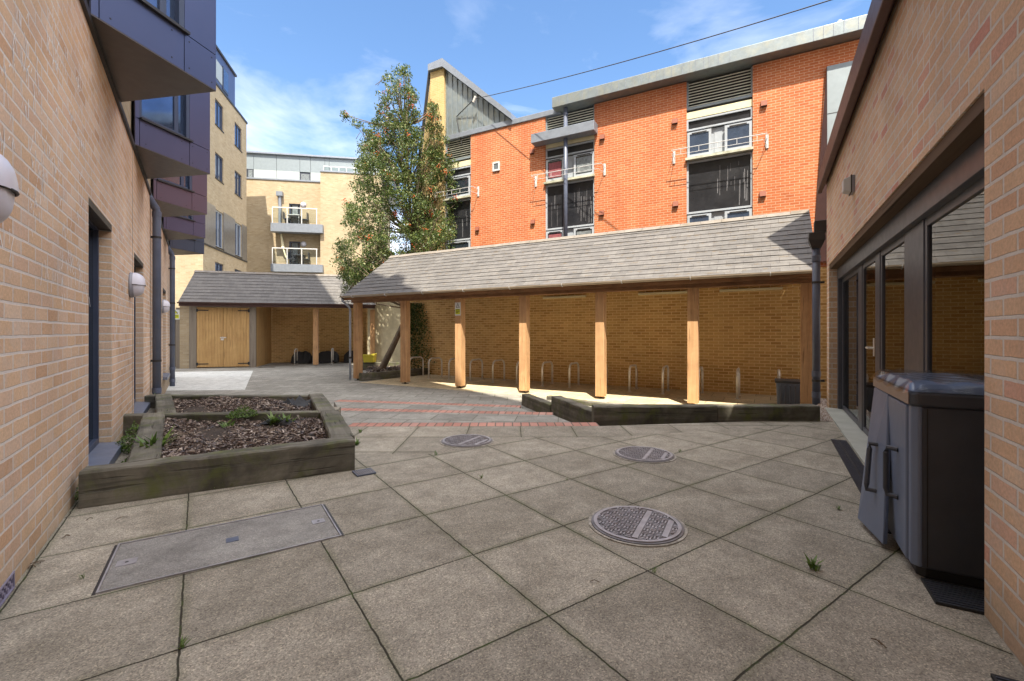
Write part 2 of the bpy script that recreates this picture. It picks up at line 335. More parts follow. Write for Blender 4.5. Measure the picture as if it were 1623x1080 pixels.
def glass(name, tint=(1, 1, 1), ior=1.75, rough=.01):
    m, t, b = newmat(name); t.nodes.remove(b); o = t.nodes['Material Output']
    tr = N(t, 'ShaderNodeBsdfTransparent'); tr.inputs[0].default_value = (*tint, 1); gl = N(t, 'ShaderNodeBsdfGlossy'); gl.inputs['Roughness'].default_value = rough
    fr = N(t, 'ShaderNodeFresnel'); fr.inputs[0].default_value = ior; mx = N(t, 'ShaderNodeMixShader')
    t.links.new(fr.outputs[0], mx.inputs[0]); t.links.new(tr.outputs[0], mx.inputs[1]); t.links.new(gl.outputs[0], mx.inputs[2]); t.links.new(mx.outputs[0], o.inputs[0]); return m
M = {}
M['brick_left'] = brick('buff_brick_weathered', [(.62, .40, .25), (.72, .50, .32), (.75, .54, .36), (.68, .47, .33), (.78, .60, .44)], (.76, .70, .64), blotch=.2, efflo=.45, ms=.0075, grime=True, topstain=True)
M['brick_right'] = brick('buff_brick_mixed', [(.68, .42, .27), (.75, .51, .33), (.72, .48, .31), (.78, .57, .40), (.65, .31, .23)], (.76, .69, .62), grime=True, blotch=.2, efflo=.3, ms=.008, bmp=1.0)
M['brick_orange'] = brick('orange_brick', [(.45, .13, .05), (.52, .165, .065), (.49, .15, .058), (.56, .20, .085)], (.66, .46, .32), blotch=.14, ms=.006, stain=((.36, .075, .03), .55, 1.1))
M['brick_canopy'] = brick('buff_brick_shelter', [(.50, .28, .095), (.63, .38, .14), (.70, .45, .18), (.57, .34, .12)], (.84, .62, .33), blotch=.12, ms=.009)
M['brick_far'] = brick('cream_brick', [(.36, .28, .17), (.44, .35, .225), (.40, .315, .20), (.47, .385, .26)], (.44, .38, .30), blotch=.12, stain=((.3, .24, .16), .25, 2))
M['brick_tower'] = brick('yellow_brick', [(.50, .36, .15), (.60, .44, .20), (.55, .40, .18)], (.6, .5, .34), blotch=.1)
M['paving'] = paving('paving_slabs', .61, .61, (-.058 + .61 * 10 - 6.1, 1.424 - .61 * 2))
M['paving_row'] = paving('paving_slabs_row', .61, .61, (.1, 5.67 - .74 - .61))
M['paving_low'] = paving('paving_slabs_lower', .61, .45, (.2, .1), .5, col=((.25, .24, .215), (.36, .35, .32)), moss=.2, speck=.25)
M['paving_canopy'] = paving('paving_slabs_shelter', .6, .6, (0, .06), .5, col=((.55, .46, .30), (.66, .56, .38)), moss=.05, speck=.2)
M['paving_new'] = paving('pale_new_slabs', .6, .6, (0, 0), 0, col=((.56, .57, .55), (.66, .67, .65)), joint=.003, jcol=(.35, .36, .33), moss=.05, speck=.1, slabvar=.03)
M['nosing'] = brick('red_block_nosing', [(.42, .20, .155), (.52, .27, .21), (.47, .23, .18), (.56, .33, .27)], (.20, .15, .12), wd=.105, ht=.24, ms=.009)
M['soil'] = plain('soil', (.05, .036, .026), .95, var=.4, nscale=12, bmp=.8)
M['slate'] = slate('slate_canopy'); M['slate2'] = slate('slate_shed', .3, .215, .25)
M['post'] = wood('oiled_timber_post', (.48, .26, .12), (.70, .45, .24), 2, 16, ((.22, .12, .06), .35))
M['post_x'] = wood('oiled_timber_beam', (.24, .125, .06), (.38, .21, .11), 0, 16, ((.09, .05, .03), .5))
M['door_wood'] = wood('pine_cladding', (.42, .25, .095), (.62, .40, .17), 2, 12, ((.30, .15, .06), .3))
M['grey_wood'] = wood('weathered_grey_timber', (.17, .14, .11), (.29, .25, .20), 2, 14)
M['sleeper'] = wood('mossy_railway_sleeper', (.085, .08, .06), (.27, .25, .20), 0, 13, ((.04, .037, .03), .8), green=.8, bmp=.8)
M['sleeper_y'] = wood('mossy_railway_sleeper_lengthwise', (.15, .125, .09), (.30, .26, .20), 1, 11, ((.07, .055, .04), .4), green=.3, bmp=.8)
M['pipe'] = plain('blue_grey_painted_pipe', (.095, .115, .17), .4, var=.1, dirt=((.2, .19, .18), .25))
M['frame'] = plain('anthracite_aluminium', (.085, .095, .12), .38, .3, var=.1)
M['frame_blue'] = plain('slate_blue_frame', (.055, .072, .12), .4, .1, var=.08)
M['sill'] = plain('blue_grey_sill', (.17, .20, .28), .4, .3, dirt=((.25, .23, .2), .4))
M['flash'] = plain('dark_flashing', (.03, .028, .028), .5)
M['brown_metal'] = plain('brown_fascia', (.085, .045, .04), .45, .2)
M['soffit'] = plain('dark_bay_soffit', (.10, .085, .075), .4, .4, var=.08)
M['clad0'] = plain('blue_cladding', (.085, .105, .20), .36, .45, var=.06, nscale=1)
M['clad1'] = plain('violet_blue_cladding', (.10, .10, .175), .36, .45, var=.06, nscale=1)
M['clad2'] = plain('plum_cladding', (.135, .105, .145), .36, .45, var=.06, nscale=1)
M['clad3'] = plain('slate_cladding', (.085, .105, .16), .36, .45, var=.06, nscale=1)
M['zinc'] = plain('zinc_sheet', (.24, .28, .30), .42, .55, var=.1, dirt=((.42, .38, .24), .35))
M['zinc_pale'] = plain('grey_sheet_panel', (.22, .26, .285), .5, .2, var=.06)
M['zinc_white'] = plain('pale_grey_panel', (.36, .40, .41), .5, .1, var=.04)
M['coping'] = plain('grey_coping', (.24, .27, .32), .45, .4, var=.1)
M['white'] = plain('white_paint', (.58, .59, .60), .45, var=.05, dirt=((.45, .42, .35), .3))
M['upvc'] = plain('grey_white_frame', (.38, .42, .47), .35, var=.05, dirt=((.35, .33, .28), .3))
M['cream'] = plain('cream_panel', (.70, .64, .42), .5, var=.06)
M['black_panel'] = plain('black_spandrel', (.015, .016, .02), .3, 0, var=.2, dirt=((.09, .09, .095), .2))
M['pane'] = plain('dark_window_glass', (.018, .025, .035), .04, 0, var=.2, spec=1.0)
M['pane_sky'] = plain('mirror_window_glass', (.12, .17, .28), .04, .75, var=.15)
M['glass'] = glass('clear_glass', (.86, .9, .88), 2.7); M['balcony_glass'] = glass('balcony_glass', (.9, .94, .94), 1.5)
M['film'] = glass('clear_plastic_film', (.93, .93, .95), 1.45, .12)
M['galv'] = plain('galvanised_steel', (.74, .70, .64), .45, .35, var=.12)
M['iron'] = plain('cast_iron_cover', (.20, .195, .205), .6, .35, var=.3, nscale=14, dirt=((.15, .09, .05), .45), bmp=.3)
M['iron_pad'] = plain('worn_cast_iron', (.40, .39, .41), .5, .4, var=.2, nscale=14, dirt=((.2, .16, .12), .35))
M['iron_dark'] = plain('black_iron_grate', (.03, .03, .032), .55, .3)
M['recess'] = paving('recessed_cover_infill', 9, 9, (-4, -4), 0, col=((.22, .21, .20), (.36, .35, .33)), moss=0, speck=.25)
M['bin'] = plain('blue_grey_plastic', (.16, .20, .29), .40, 0, var=.05, bmp=.12, nscale=5)
M['bin_dark'] = plain('charcoal_plastic', (.052, .057, .070), .5, 0, var=.1, bmp=.12)
M['bin_tan'] = plain('lid_edge_plastic', (.32, .25, .22), .4, 0, var=.08)
M['black_pl'] = plain('black_plastic', (.012, .012, .013), .6)
M['light_w'] = plain('bulkhead_diffuser', (.68, .68, .76), .35, var=.03)
M['light_g'] = plain('bulkhead_body', (.30, .31, .36), .4, var=.05)
M['room'] = plain('interior_plaster', (.68, .62, .55), .8); M['room_floor'] = plain('interior_floor', (.16, .12, .09), .5)
M['terra'] = plain('terracotta_box', (.22, .07, .04), .7)
M['yellow'] = plain('yellow_tub_plastic', (.70, .62, .06), .45, var=.05)
M['sign_y'] = plain('sign_yellow', (.62, .66, .03), .5, var=.03); M['sign_w'] = plain('sign_white', (.75, .77, .75), .5, var=.03); M['ink'] = plain('sign_ink', (.02, .02, .02), .6)
M['bark'] = wood('tree_bark', (.10, .075, .05), (.22, .17, .12), 2, 10, bmp=.8)
M['curtain'] = plain('curtain_fabric', (.24, .07, .08), .9, var=.3, nscale=14); M['curtain_w'] = plain('net_curtain', (.16, .18, .19), .9, var=.4, nscale=14)
M['cream_wall'] = plain('cream_rendered_wall', (.66, .60, .42), .85, var=.08, dirt=((.35, .33, .22), .4), bmp=.2)
M['concrete'] = plain('pale_concrete', (.42, .43, .38), .8, var=.12, nscale=3, dirt=((.22, .23, .18), .35), bmp=.2)
M['ridge'] = plain('grey_ridge_tile', (.20, .18, .16), .8, var=.2, dirt=((.12, .09, .05), .5))
M['gravel'] = plain('gravel_base', (.30, .25, .21), .9, var=.5, nscale=70, bmp=1)
def leafmat(name, stops, trans=.3):
    m, t, b = newmat(name); g = N(t, 'ShaderNodeNewGeometry'); c = ramp(t, g.outputs['Random Per Island'], stops)
    t.links.new(c, b.inputs['Base Color']); b.inputs['Roughness'].default_value = .45; b.inputs['Specular IOR Level'].default_value = .45
    o = t.nodes['Material Output']; tl = N(t, 'ShaderNodeBsdfTranslucent'); t.links.new(c, tl.inputs[0]); mx = N(t, 'ShaderNodeMixShader'); mx.inputs[0].default_value = trans
    t.links.new(b.outputs[0], mx.inputs[1]); t.links.new(tl.outputs[0], mx.inputs[2]); t.links.new(mx.outputs[0], o.inputs[0]); return m
M['leaf'] = leafmat('dark_glossy_leaf', [(0, (.035, .065, .017)), (.5, (.08, .13, .03)), (.8, (.14, .18, .05)), (1, (.27, .29, .10))])
M['weed'] = leafmat('weed_leaf', [(0, (.07, .13, .025)), (.6, (.13, .22, .04)), (1, (.20, .28, .07))])
M['chip'] = leafmat('bark_chip', [(0, (.03, .02, .016)), (.45, (.085, .055, .042)), (.75, (.20, .145, .11)), (1, (.50, .42, .34))], 0.)
M['stone'] = leafmat('pebble', [(0, (.22, .15, .11)), (.5, (.38, .30, .24)), (1, (.58, .52, .46))], 0.)
m, t, b = newmat('orange_berries'); b.inputs['Base Color'].default_value = (.50, .10, .02, 1); b.inputs['Roughness'].default_value = .35; M['berry'] = m

EXEC_PARTS = True
def xfA(a, b, z): return (-.68 - b, a, z)                 # left wall: a runs away from the camera, b into the building
def xfR(a, b, z): return (.75 + b, -a, z)                 # right wall
# ================================================================== GROUND
ground = MB().box(-150, 150, -60, 400, -.60, -.41).build('ground', M['paving_low']); tag(ground, kind='structure')
FZ = -.37
def sheet(name, poly, z, mat, fr='W', th=.03, parent=None):
    mb = MB(); mb.prism([to_frame(fr, *p[:2]) for p in poly], z - th, z); o = mb.build(name, mat)
    o.rotation_euler = (0, 0, TH[fr]); o.location = (*ORG[fr], 0); tag(o, kind='structure'); return o
sheet('lower_paving', [(-30, 3), (14, 3), (14, 34), (-30, 34)], FZ, M['paving_low'], 'W')
b1l, b1r = Vector((-1.99, 5.69, 0)), Vector((1.06, 5.72, 0))
# upper plaza: diagonal slabs, then one straight row along the steps
sheet('courtyard_paving', [(-14, -14), (8, -14), (8, 8), (5.4, 7.8), (4.35, 5.80), (1.06, 5.72 - .80), (-.55, 4.93), (-.75, 4.25), (-1.6, 4.25), (-2.3, 5.2), (-2.6, 6.9), (-6.6, 6.9), (-14, 6.9)], 0, M['paving'], 'A', .5)
sheet('straight_paving_row', [(-2.3, 5.2), (-1.6, 4.25), (-.75, 4.25), (-.55, 4.93), (1.06, 4.92), (4.35, 5.80), (4.0, 5.93), (b1r.x, b1r.y - .22), (b1l.x, b1l.y - .22), (-2.35, 5.45)], 0, M['paving_row'], 'W', .5)
def step(p0, p1, z, depth_to):
    d = (p1 - p0).normalized(); n = Vector((d.y, -d.x, 0)) * .22
    q0, q1 = p0 + n, p1 + n
    root = thing('entrance_step', {0: 'shallow paved step with brick nosing closest to the round covers', -.125: 'shallow paved step, the middle one of the brick edged flight', -.25: 'shallow paved step, the lowest one beside the timber shelter'}[z], 'step', 'W', (p0.x, p0.y, 0), 'wide steps down towards the bike shelter')
    root.rotation_euler = (0, 0, math.atan2(d.y, d.x))
    l = (p1 - p0).length
    BASE[root.name] = Vector((0, 0, 0))
    MB().box(0, l, -.22, 0, -.45, z + .001).build('brick_nosing', M['nosing'], root)
    if depth_to: 
        inv = Matrix.Rotation(-math.atan2(d.y, d.x), 3, 'Z')
        pl = [inv @ (Vector((a, b_, 0)) - Vector((p0.x, p0.y, 0))) for a, b_ in depth_to]
        MB().prism([(v.x, v.y) for v in pl], -.45, z).build('tread', M['paving_low'], root)
    return root
b2l, b2r = Vector((-2.80, 7.52, 0)), Vector((.645, 7.12, 0)); b3l, b3r = Vector((-3.50, 9.25, 0)), Vector((.17, 8.54, 0))
step(b1l, b1r, 0, None)
def under(p, q, k):  # point at the lower edge of a nosing
    d = (q - p).normalized(); n = Vector((d.y, -d.x, 0)) * .22; v = (p, q)[k] + n; return (v.x, v.y)
step(b2l, b2r, -.125, [(b1l.x, b1l.y + .002), (b1r.x, b1r.y + .002), under(b2l, b2r, 1), under(b2l, b2r, 0)])
step(b3l, b3r, -.25, [(b2l.x, b2l.y + .002), (b2r.x, b2r.y + .002), under(b3l, b3r, 1), under(b3l, b3r, 0)])
g0 = [G(268, 590, FZ), G(401, 588, FZ), G(388, 618.5, FZ), G(262, 619.5, FZ)]
sheet('new_pale_paving', [(p.x, p.y) for p in g0[::-1]], FZ + .004, M['paving_new'], 'S', .006)
sheet('shelter_paving', [(to_world('B', (x, y, 0)).x, to_world('B', (x, y, 0)).y) for x, y in ((-10.55, 9.45), (.75, 9.45), (.75, 12.5), (-10.55, 12.5))], FZ + .004, M['paving_canopy'], 'B', .006)

# ================================================================== LEFT WALL BUILDING
LB = thing('brick_apartment_block', 'tall buff brick block with chalk marks and angled bays filling the left side', 'building', 'A', (-.68, 4, 0))
mb = MB(xfA); wins = [(4.61, 5.72), (7.52, 8.73), (13.2, 14.4)]
facade(mb, -14, 18.6, -.55, 3.44, .35, [(a, b_, .08, 2.158) for a, b_ in wins] + [(2.60, 2.935, .004, .079)])
mb.build('lower_wall', M['brick_left'], LB)
MB().box(-9, -1.03, -13.9, 18.5, -.5, 3.43).build('inner_core', M['flash'], LB)
mb = MB(); mb.box(-9, -.70, -14, 18.6, 3.50, 20.7); mb.build('upper_wall', M['brick_far'], LB)
MB().box(-9, -.655, -14, 18.61, 3.44, 3.50).build('flashing', M['flash'], LB)
MB().box(-3.2, -.72, 3.6, 4.3, 20.7, 21.7).build('roof_vent_stack', M['brick_far'], LB)
for k, (a, b_) in enumerate(wins):
    f = MB(xfA)
    f.box(a, a + .05, .09, .15, .08, 2.158).box(b_ - .05, b_, .09, .15, .08, 2.158).box(a + .05, b_ - .05, .09, .15, 2.09, 2.158).box(a + .05, b_ - .05, .09, .15, .08, .15)
    w_ = f.build('window', M['frame_blue'], LB, .003)
    MB(xfA).box(a + .05, b_ - .05, .125, .14, .15, 2.09).build('pane', M['pane'], w_)
    MB(xfA).hexa([(a - .02, .09, .03), (b_ + .02, .09, .03), (b_ + .02, -.085, .015), (a - .02, -.085, .015), (a - .02, .09, .102), (b_ + .02, .09, .102), (b_ + .02, -.085, .084), (a - .02, -.085, .084)][::1]).build('sill', M['sill'], w_, .003)
    MB(xfA).box(a, b_, .0, .085, 2.10, 2.155).build('lintel_trim', M['flash'], w_)
v = MB(xfA); v.box(2.60, 2.935, .03, .05, .004, .079)
vt = v.build('air_vent', M['iron_dark'], LB); g = MB(xfA)
g.box(2.60, 2.935, -.004, .03, .004, .012).box(2.60, 2.935, -.004, .03, .071, .079).box(2.60, 2.608, -.004, .03, .012, .071).box(2.927, 2.935, -.004, .03, .012, .071)
for i in range(14):
    for j in range(3):
        if (i + j) % 2: g.box(2.61 + i * .0225, 2.63 + i * .0225, 0, .03, .014 + j * .019, .031 + j * .019)
g.build('vent_grille', plain('violet_grey_vent', (.26, .24, .34), .5), vt)
# expansion joint
MB(xfA).box(7.35 - .006, 7.35 + .006, -.002, .01, 0, 3.43).build('movement_joint', M['ridge'], LB)
# chalk scribbles
chalk = plain('white_chalk', (.86, .82, .79), .95, var=.2, nscale=60)
ck = MB(xfA)
def stroke(pts, wdt=.006):
    for (a, z), (c, q) in zip(pts, pts[1:]):
        d = math.hypot(c - a, q - z) or 1; nx, nz = -(q - z) / d * wdt / 2, (c - a) / d * wdt / 2
        ck.face((a - nx, -.0015, z - nz), (c - nx, -.0015, q - nz), (c + nx, -.0015, q + nz), (a + nx, -.0015, z + nz))
for k in range(150):
    a, z = rnd.uniform(2.1, 4.5), rnd.uniform(1.35, 2.9)
    if rnd.random() < .3: a, z = rnd.uniform(5.8, 7.0), rnd.uniform(1.1, 2.3)
    for q in range(rnd.choice((2, 3, 4))):
        x0_, z0_ = a + q * .05, z + rnd.uniform(-.02, .02); pts_ = [(x0_, z0_)]
        for i in range(rnd.choice((1, 2, 3))): pts_.append((pts_[-1][0] + rnd.uniform(-.03, .03), pts_[-1][1] + rnd.choice((-1, 1)) * rnd.uniform(.02, .07)))
        stroke(pts_, rnd.uniform(.004, .010))
ck.build('chalk_mark', chalk, LB, fix=False)['kind'] = 'stuff'
# angled bays
cl = ['clad0', 'clad1', 'clad2', 'clad1', 'clad3']
lab = ['nearest angled bay in blue cladding, running out of the top of the picture', 'second angled bay, violet blue, just behind the nearest blue one', 'plum coloured angled bay above the large downpipe', 'fourth angled bay, dull violet, above the further downpipe', 'last and smallest angled bay in slate blue at the far end']
for k in range(5):
    u0 = 4.53 + 2.85 * k; zt, zb = 8.6, 3.50
    bt = thing('oriel_bay', lab[k], 'bay window', 'A', (-.70, u0, zb), 'angled bays along the left facade')
    A_, C_, B_ = Vector((-.655, u0)), Vector((.14, u0 + .76)), Vector((-.655, u0 + 1.56))
    d = (C_ - A_); Ln = d.length; d /= Ln; n = Vector((-d.y, d.x))          # n points into the bay
    def xb(a, b_, z, A_=A_, d=d, n=n): return (A_.x + d.x * a + n.x * b_, A_.y + d.y * a + n.y * b_, z)
    mat = M[cl[k]]; cut = [.055, .69 * Ln]
    f = MB(xb); j = .004
    # lower spandrel panels, corner panel above, window opening between
    for a, b_ in ((0, cut[0] - j), (cut[0] + j, cut[1] - j), (cut[1] + j, Ln)): f.box(a, b_, 0, .02, zb, zb + .34 - j)
    for z0, z1 in ((zb + .34 + j, zb + 2.4), (zb + 2.4 + 2 * j, zt)): f.box(0, cut[0] - j, 0, .02, z0, z1).box(cut[1] + j, Ln, 0, .02, z0, z1)
    f.box(cut[0] + j, cut[1] - j, 0, .02, zb + 2.0, zb + 2.9).box(cut[0] + j, cut[1] - j, 0, .02, zb + 4.6, zt)
    f.build_each('cladding_panel', mat, bt)
    e = (B_ - C_); Le = e.length; e /= Le; ne = Vector((-e.y, e.x))
    def xe(a, b_, z, C_=C_, e=e, ne=ne): return (C_.x + e.x * a + ne.x * b_, C_.y + e.y * a + ne.y * b_, z)
    MB(xe).box(.0, Le, .0, .02, zb, zb + .33).box(.0, Le, .0, .02, zb + .345, zt).build('side_cladding', mat, bt)
    A2, C2 = A_ + n * .16 + d * .16, C_ + n * .16 - d * .06; MB().prism([tuple(A2), tuple(C2), (B_.x + .02, B_.y - .04)], zb + .02, zt - .02).build('bay_core', M['flash'], bt)
    MB().prism([tuple(A_), tuple(C_), tuple(B_)], zb - .012, zb - .001).build('soffit', M['soffit'], bt)
    s = MB(xb)
    for z in (zb + .34, zb + 2.9): s.box(cut[0], cut[1] + .03, -.035, .04, z - .004, z + .02)
    s.build_each('sill', M['flash'], bt)
    for z0, z1 in ((zb + .36, zb + 2.0), (zb + 2.92, zb + 4.6)):
        wd = MB(xb)
        wd.box(cut[0], cut[0] + .05, .03, .08, z0, z1).box(cut[1] - .05, cut[1], -.0, .1, z0, z1).box(cut[0] + .05, cut[1] - .05, .03, .08, z1 - .05, z1).box(cut[0] + .05, cut[1] - .05, .03, .08, z0, z0 + .05)
        wd.box(cut[1] - .20, cut[1] - .14, .035, .085, z0 + .05, z1 - .05)
        wo = wd.build('window', M['frame_blue'], bt)
        MB(xb).box(cut[0] + .05, cut[1] - .05, .05, .06, z0 + .05, z1 - .05).build('pane', M['pane_sky'], wo)
    rv = MB(xb)
    for a in (cut[0] + .08, cut[1] - .12, cut[1] + .05, Ln - .05):
        for z in (zb + .05, zb + .29): rv.box(a - .005, a + .005, -.003, .0, z - .005, z + .005)
    rv.build('rivet', M['flash'], bt)['kind'] = 'stuff'
# wall lights on the left wall
def bulkhead(u, label, Z=1.70):
    l = thing('wall_light', label, 'wall light', 'A', (-.68, u, Z), 'oval bulkhead lights on the left wall')
    n = 28; 
    def dome(s, rx, rz, h0, dep, zlo, zhi, m):
        K = 8; rings = []
        for i in range(K + 1):
            q = i / K; rr = math.cos(q * math.pi / 2) ** .6 if q < 1 else 0.02; hh = h0 + dep * math.sin(q * math.pi / 2)
            rings.append(s.V(*[(-.68 + hh, u + rx * rr * math.cos(2 * math.pi * j / n), Z + rz * rr * math.sin(2 * math.pi * j / n)) for j in range(n)]))
        for i in range(K):
            for j in range(n):
                up = math.sin(2 * math.pi * (j + .5) / n) > 0
                if (up and zhi) or (not up and zlo): s.f.append((rings[i] + j, rings[i] + (j + 1) % n, rings[i + 1] + (j + 1) % n, rings[i + 1] + j)); s.mi.append(0)
    b0 = MB(); b0.lathe([(.0, 0.001), (.118, .001), (.125, .012), (.118, .045), (.0, .045)], (0, 0, 0), 28, 'x')
    b0.v = [Vector((-.68 + p.x, u + p.y, Z + p.z * 1.22)) for p in b0.v]
    b0.build('back_plate', M['light_g'], l, smooth=False)
    lo = MB(); dome(lo, .112, .14, .035, .105, True, False, 0); lo.build('diffuser', M['light_w'], l, smooth=True)
    hi = MB(); dome(hi, .122, .152, .035, .115, False, True, 0); hi.build('hood', M['light_w'], l, smooth=True)
    MB().tube([(-.68 + .035 + .117 * math.sin(q), u - .123 * math.cos(q), Z) for q in [i * math.pi / 12 for i in range(13)]], .0045, 6).build('rim', M['flash'], l)
bulkhead(2.31, 'large looking oval bulkhead light at the left edge of the picture', 1.64); bulkhead(7.06, 'oval bulkhead light between two tall window openings'); bulkhead(12.86, 'small looking bulkhead light between the two downpipes')
# downpipes
def downpipe(fr, x, y, z0, z1, label, r=.052, wallx=None, brackets=(), top='bend', mat='pipe'):
    t_ = thing('downpipe', label, 'downpipe', fr, (x, y, z0), 'drain pipes on the walls')
    P = [(x, y, z0), (x, y, z1)]
    if top == 'bend': P = [(x, y, z0), (x, y, z1 - .22), (x - .01, y, z1 - .16), (x - .10, y - .13, z1 - .02), (x - .12, y - .16, z1 + .05)]
    MB().tube(P, r, 14).build('pipe', M[mat], t_, smooth=True)
    c = MB()
    for z in (z0 + .45, z1 - .30, z0 + .12): c.tube([(x, y, z), (x, y, z + .09)], r + .007, 14)
    c.build_each('socket_joint', M[mat], t_, smooth=False)
    for z in brackets:
        c = MB(); c.tube([(x, y, z), (x, y, z + .035)], r + .006, 14); 
        if fr == 'A': c.box(x - .11, x - r + .01, y - .012, y + .012, z, z + .035)
        else: c.box(x + r - .01, x + .11, y - .012, y + .012, z, z + .035)
        c.build('bracket', M['flash'], t_)
    return t_
downpipe('A', -.595, 9.95, FZ, 3.42, 'thick blue grey downpipe on the left wall behind the mulch beds', .062, brackets=(.62, 2.75))
downpipe('A', -.595, 15.6, FZ, 3.42, 'further and thinner looking blue grey downpipe at the end of the left wall', .062, brackets=(.75, 1.9, 2.85))

# ================================================================== RIGHT BUILDING
RB = thing('brick_common_room', 'low buff brick building with glazed front along the right side', 'building', 'B', (.75, 5, 0))
mb = MB(xfR); facade(mb, -8.43, 9, -.55, 3.42, .30, [(-8.43 + .001, -2.533, -.6, 2.13)])
mb.build('front_wall', M['brick_right'], RB)
MB().box(.752, 1.1, 8.13, 8.43, -.55, 2.13).build('end_pier', M['brick_left'], RB)
MB().box(1.05, 9, 8.13, 8.42, -.55, 3.42).build('end_wall', M['brick_right'], RB)
r_ = MB(); r_.box(.655, 12, -9, 8.53, 3.42, 3.62); r_.build('roof', M['brown_metal'], RB, .01)
MB().box(.635, .70, -9.02, 8.56, 3.30, 3.50).build('fascia', M['brown_metal'], RB, .008)
MB().prism([(1.47, 8.16), (1.47 + 9 * .425, 8.16 + 9 * .0), (12, 2), (1.47 - 6 * .0, 2)], 3.63, 3.64).build('roof_pad', M['flash'], RB)
# recessed glazing
MB().box(.76, .95, 2.54, 8.42, 2.06, 2.128).build('soffit_board', wood('brown_soffit_board', (.09, .055, .03), (.16, .10, .055), 1, 9), RB)
MB().box(.85, 1.00, 2.54, 8.13, 1.90, 2.058).build('head_casing', M['frame'], RB, .004)
MB().box(.70, 1.05, 3.30, 8.13, -.03, .022).build('threshold', M['concrete'], RB, .006)
def glazed(y0, y1, name, z0=.03, z1=1.90, handle=False, fw=.055):
    f = MB(); f.box(.90, .975, y0, y0 + fw, z0, z1).box(.90, .975, y1 - fw, y1, z0, z1).box(.90, .975, y0 + fw, y1 - fw, z0, z0 + fw).box(.90, .975, y0 + fw, y1 - fw, z1 - fw, z1)
    f.box(.922, .96, y0 + fw, y0 + fw + .03, z0 + fw, z1 - fw).box(.922, .96, y1 - fw - .03, y1 - fw, z0 + fw, z1 - fw).box(.922, .96, y0 + fw + .03, y1 - fw - .03, z0 + fw, z0 + fw + .03).box(.925, .96, y0 + fw + .03, y1 - fw - .03, z1 - fw - .03, z1 - fw)
    o = f.build(name, M['frame'], RB, .003); MB().box(.913, .919, y0 + fw - .004, y1 - fw + .004, z0 + fw - .004, z1 - fw + .004).build('pane', M['glass'], o)
    if handle:
        h = MB(); h.tube([(.90, y0 + .10, .98), (.855, y0 + .10, .98), (.855, y0 + .22, .98)], .011, 8); h.box(.893, .90, y0 + .08, y0 + .12, .90, 1.08); h.build('handle', M['galv'], o)
glazed(6.62, 8.03, 'window'); glazed(5.62, 6.38, 'door', handle=True); glazed(4.50, 5.42, 'window'); glazed(2.54, 4.02, 'window')
MB().box(.893, .99, 6.38, 6.62, .03, 1.90).box(.893, .99, 5.42, 5.62, .03, 1.90).box(.893, 1.0, 4.02, 4.50, .03, 1.90).box(.85, 1.0, 8.03, 8.13, .03, 1.90).build_each('mullion', M['frame'], RB, .005)
# the room behind the glass
rm = MB(); rm.box(1.0, 6, -2, 8.1, -.02, .02); rm.m = 1; rm.box(1.0, 6, -2, 8.1, 2.6, 2.66).box(5.9, 6, -2, 8.1, .02, 2.6).box(1.0, 5.9, 8.0, 8.1, .02, 2.6).box(1.0, 5.9, -2, -1.9, .02, 2.6)
rm.box(1.7, 1.95, 6.35, 6.6, .02, 2.6)
rm.build('room_interior', [M['room_floor'], M['room']], RB)
fn = MB(); fn.box(2.6, 2.66, 5.6, 7.2, .7, .74).box(2.62, 2.66, 5.62, 5.66, .02, .7).box(2.62, 2.66, 7.1, 7.14, .02, .7).box(2.66, 3.3, 5.6, 7.2, .70, .735)
tb = thing('desk', 'dark desk standing inside behind the narrow window pane', 'desk', 'B', (2.9, 6.4, .02))
fn = MB(); fn.box(2.5, 3.2, 5.6, 7.2, .70, .735).build('desk_top', M['bin_dark'], tb)
for x in (2.54, 3.12):
    for y in (5.64, 7.12): MB().box(x, x + .04, y, y + .04, .02, .70).build('leg', M['bin_dark'], tb)
rad = thing('radiator', 'white panel radiator on the far wall inside the glazed room', 'radiator', 'B', (4.0, 7.95, .2))
fr_ = MB(); fr_.box(3.0, 4.8, 7.93, 7.97, .15, .75).build('panel', M['white'], rad)
fn = MB(); [fn.box(3.02 + i * .06, 3.05 + i * .06, 7.91, 7.93, .18, .72) for i in range(29)]; fn.build_each('fin', M['white'], rad)
wb = thing('notice_board', 'pale wall board seen inside through the glazing', 'notice board', 'B', (3.4, 7.98, 1)); MB().box(2.4, 4.6, 7.95, 7.99, 1.0, 2.1).build('board', M['white'], wb); MB().box(2.37, 4.63, 7.94, 7.988, .97, .998).build('ledge', M['galv'], wb)
ch = thing('office_chair', 'dark chair pushed up to the desk inside the room', 'chair', 'B', (2.2, 6.3, .02))
MB().box(2.0, 2.4, 6.1, 6.5, .44, .5).build('seat', M['bin_dark'], ch, .02); MB().box(1.98, 2.02, 6.12, 6.48, .55, .95).build('backrest', M['bin_dark'], ch, .015); MB().tube([(2.2, 6.3, .03), (2.2, 6.3, .44)], .025).tube([(2.0, 6.3, .04), (2.4, 6.3, .04)], .02).tube([(2.2, 6.1, .04), (2.2, 6.5, .04)], .02).tube([(2.0, 6.14, .55), (2.05, 6.2, .44)], .015).build('base', M['galv'], ch)
# tall block behind the low building (its corner throws the pointed shade on the shelter roof)
TBk = thing('rear_apartment_block', 'brick block rising behind the low glazed building on the right, out of frame', 'building', 'A')
K = to_frame('A', 5.32, 6.37); kz = 8.0
BASE[TBk.name] = Vector((K[0], K[1], 3.7)); TBk.location = to_world('A', (K[0], K[1], 3.7))
MB().box(K[0], K[0] + 8, K[1] - 12, K[1], 3.64, kz).build('wall', M['brick_far'], TBk)
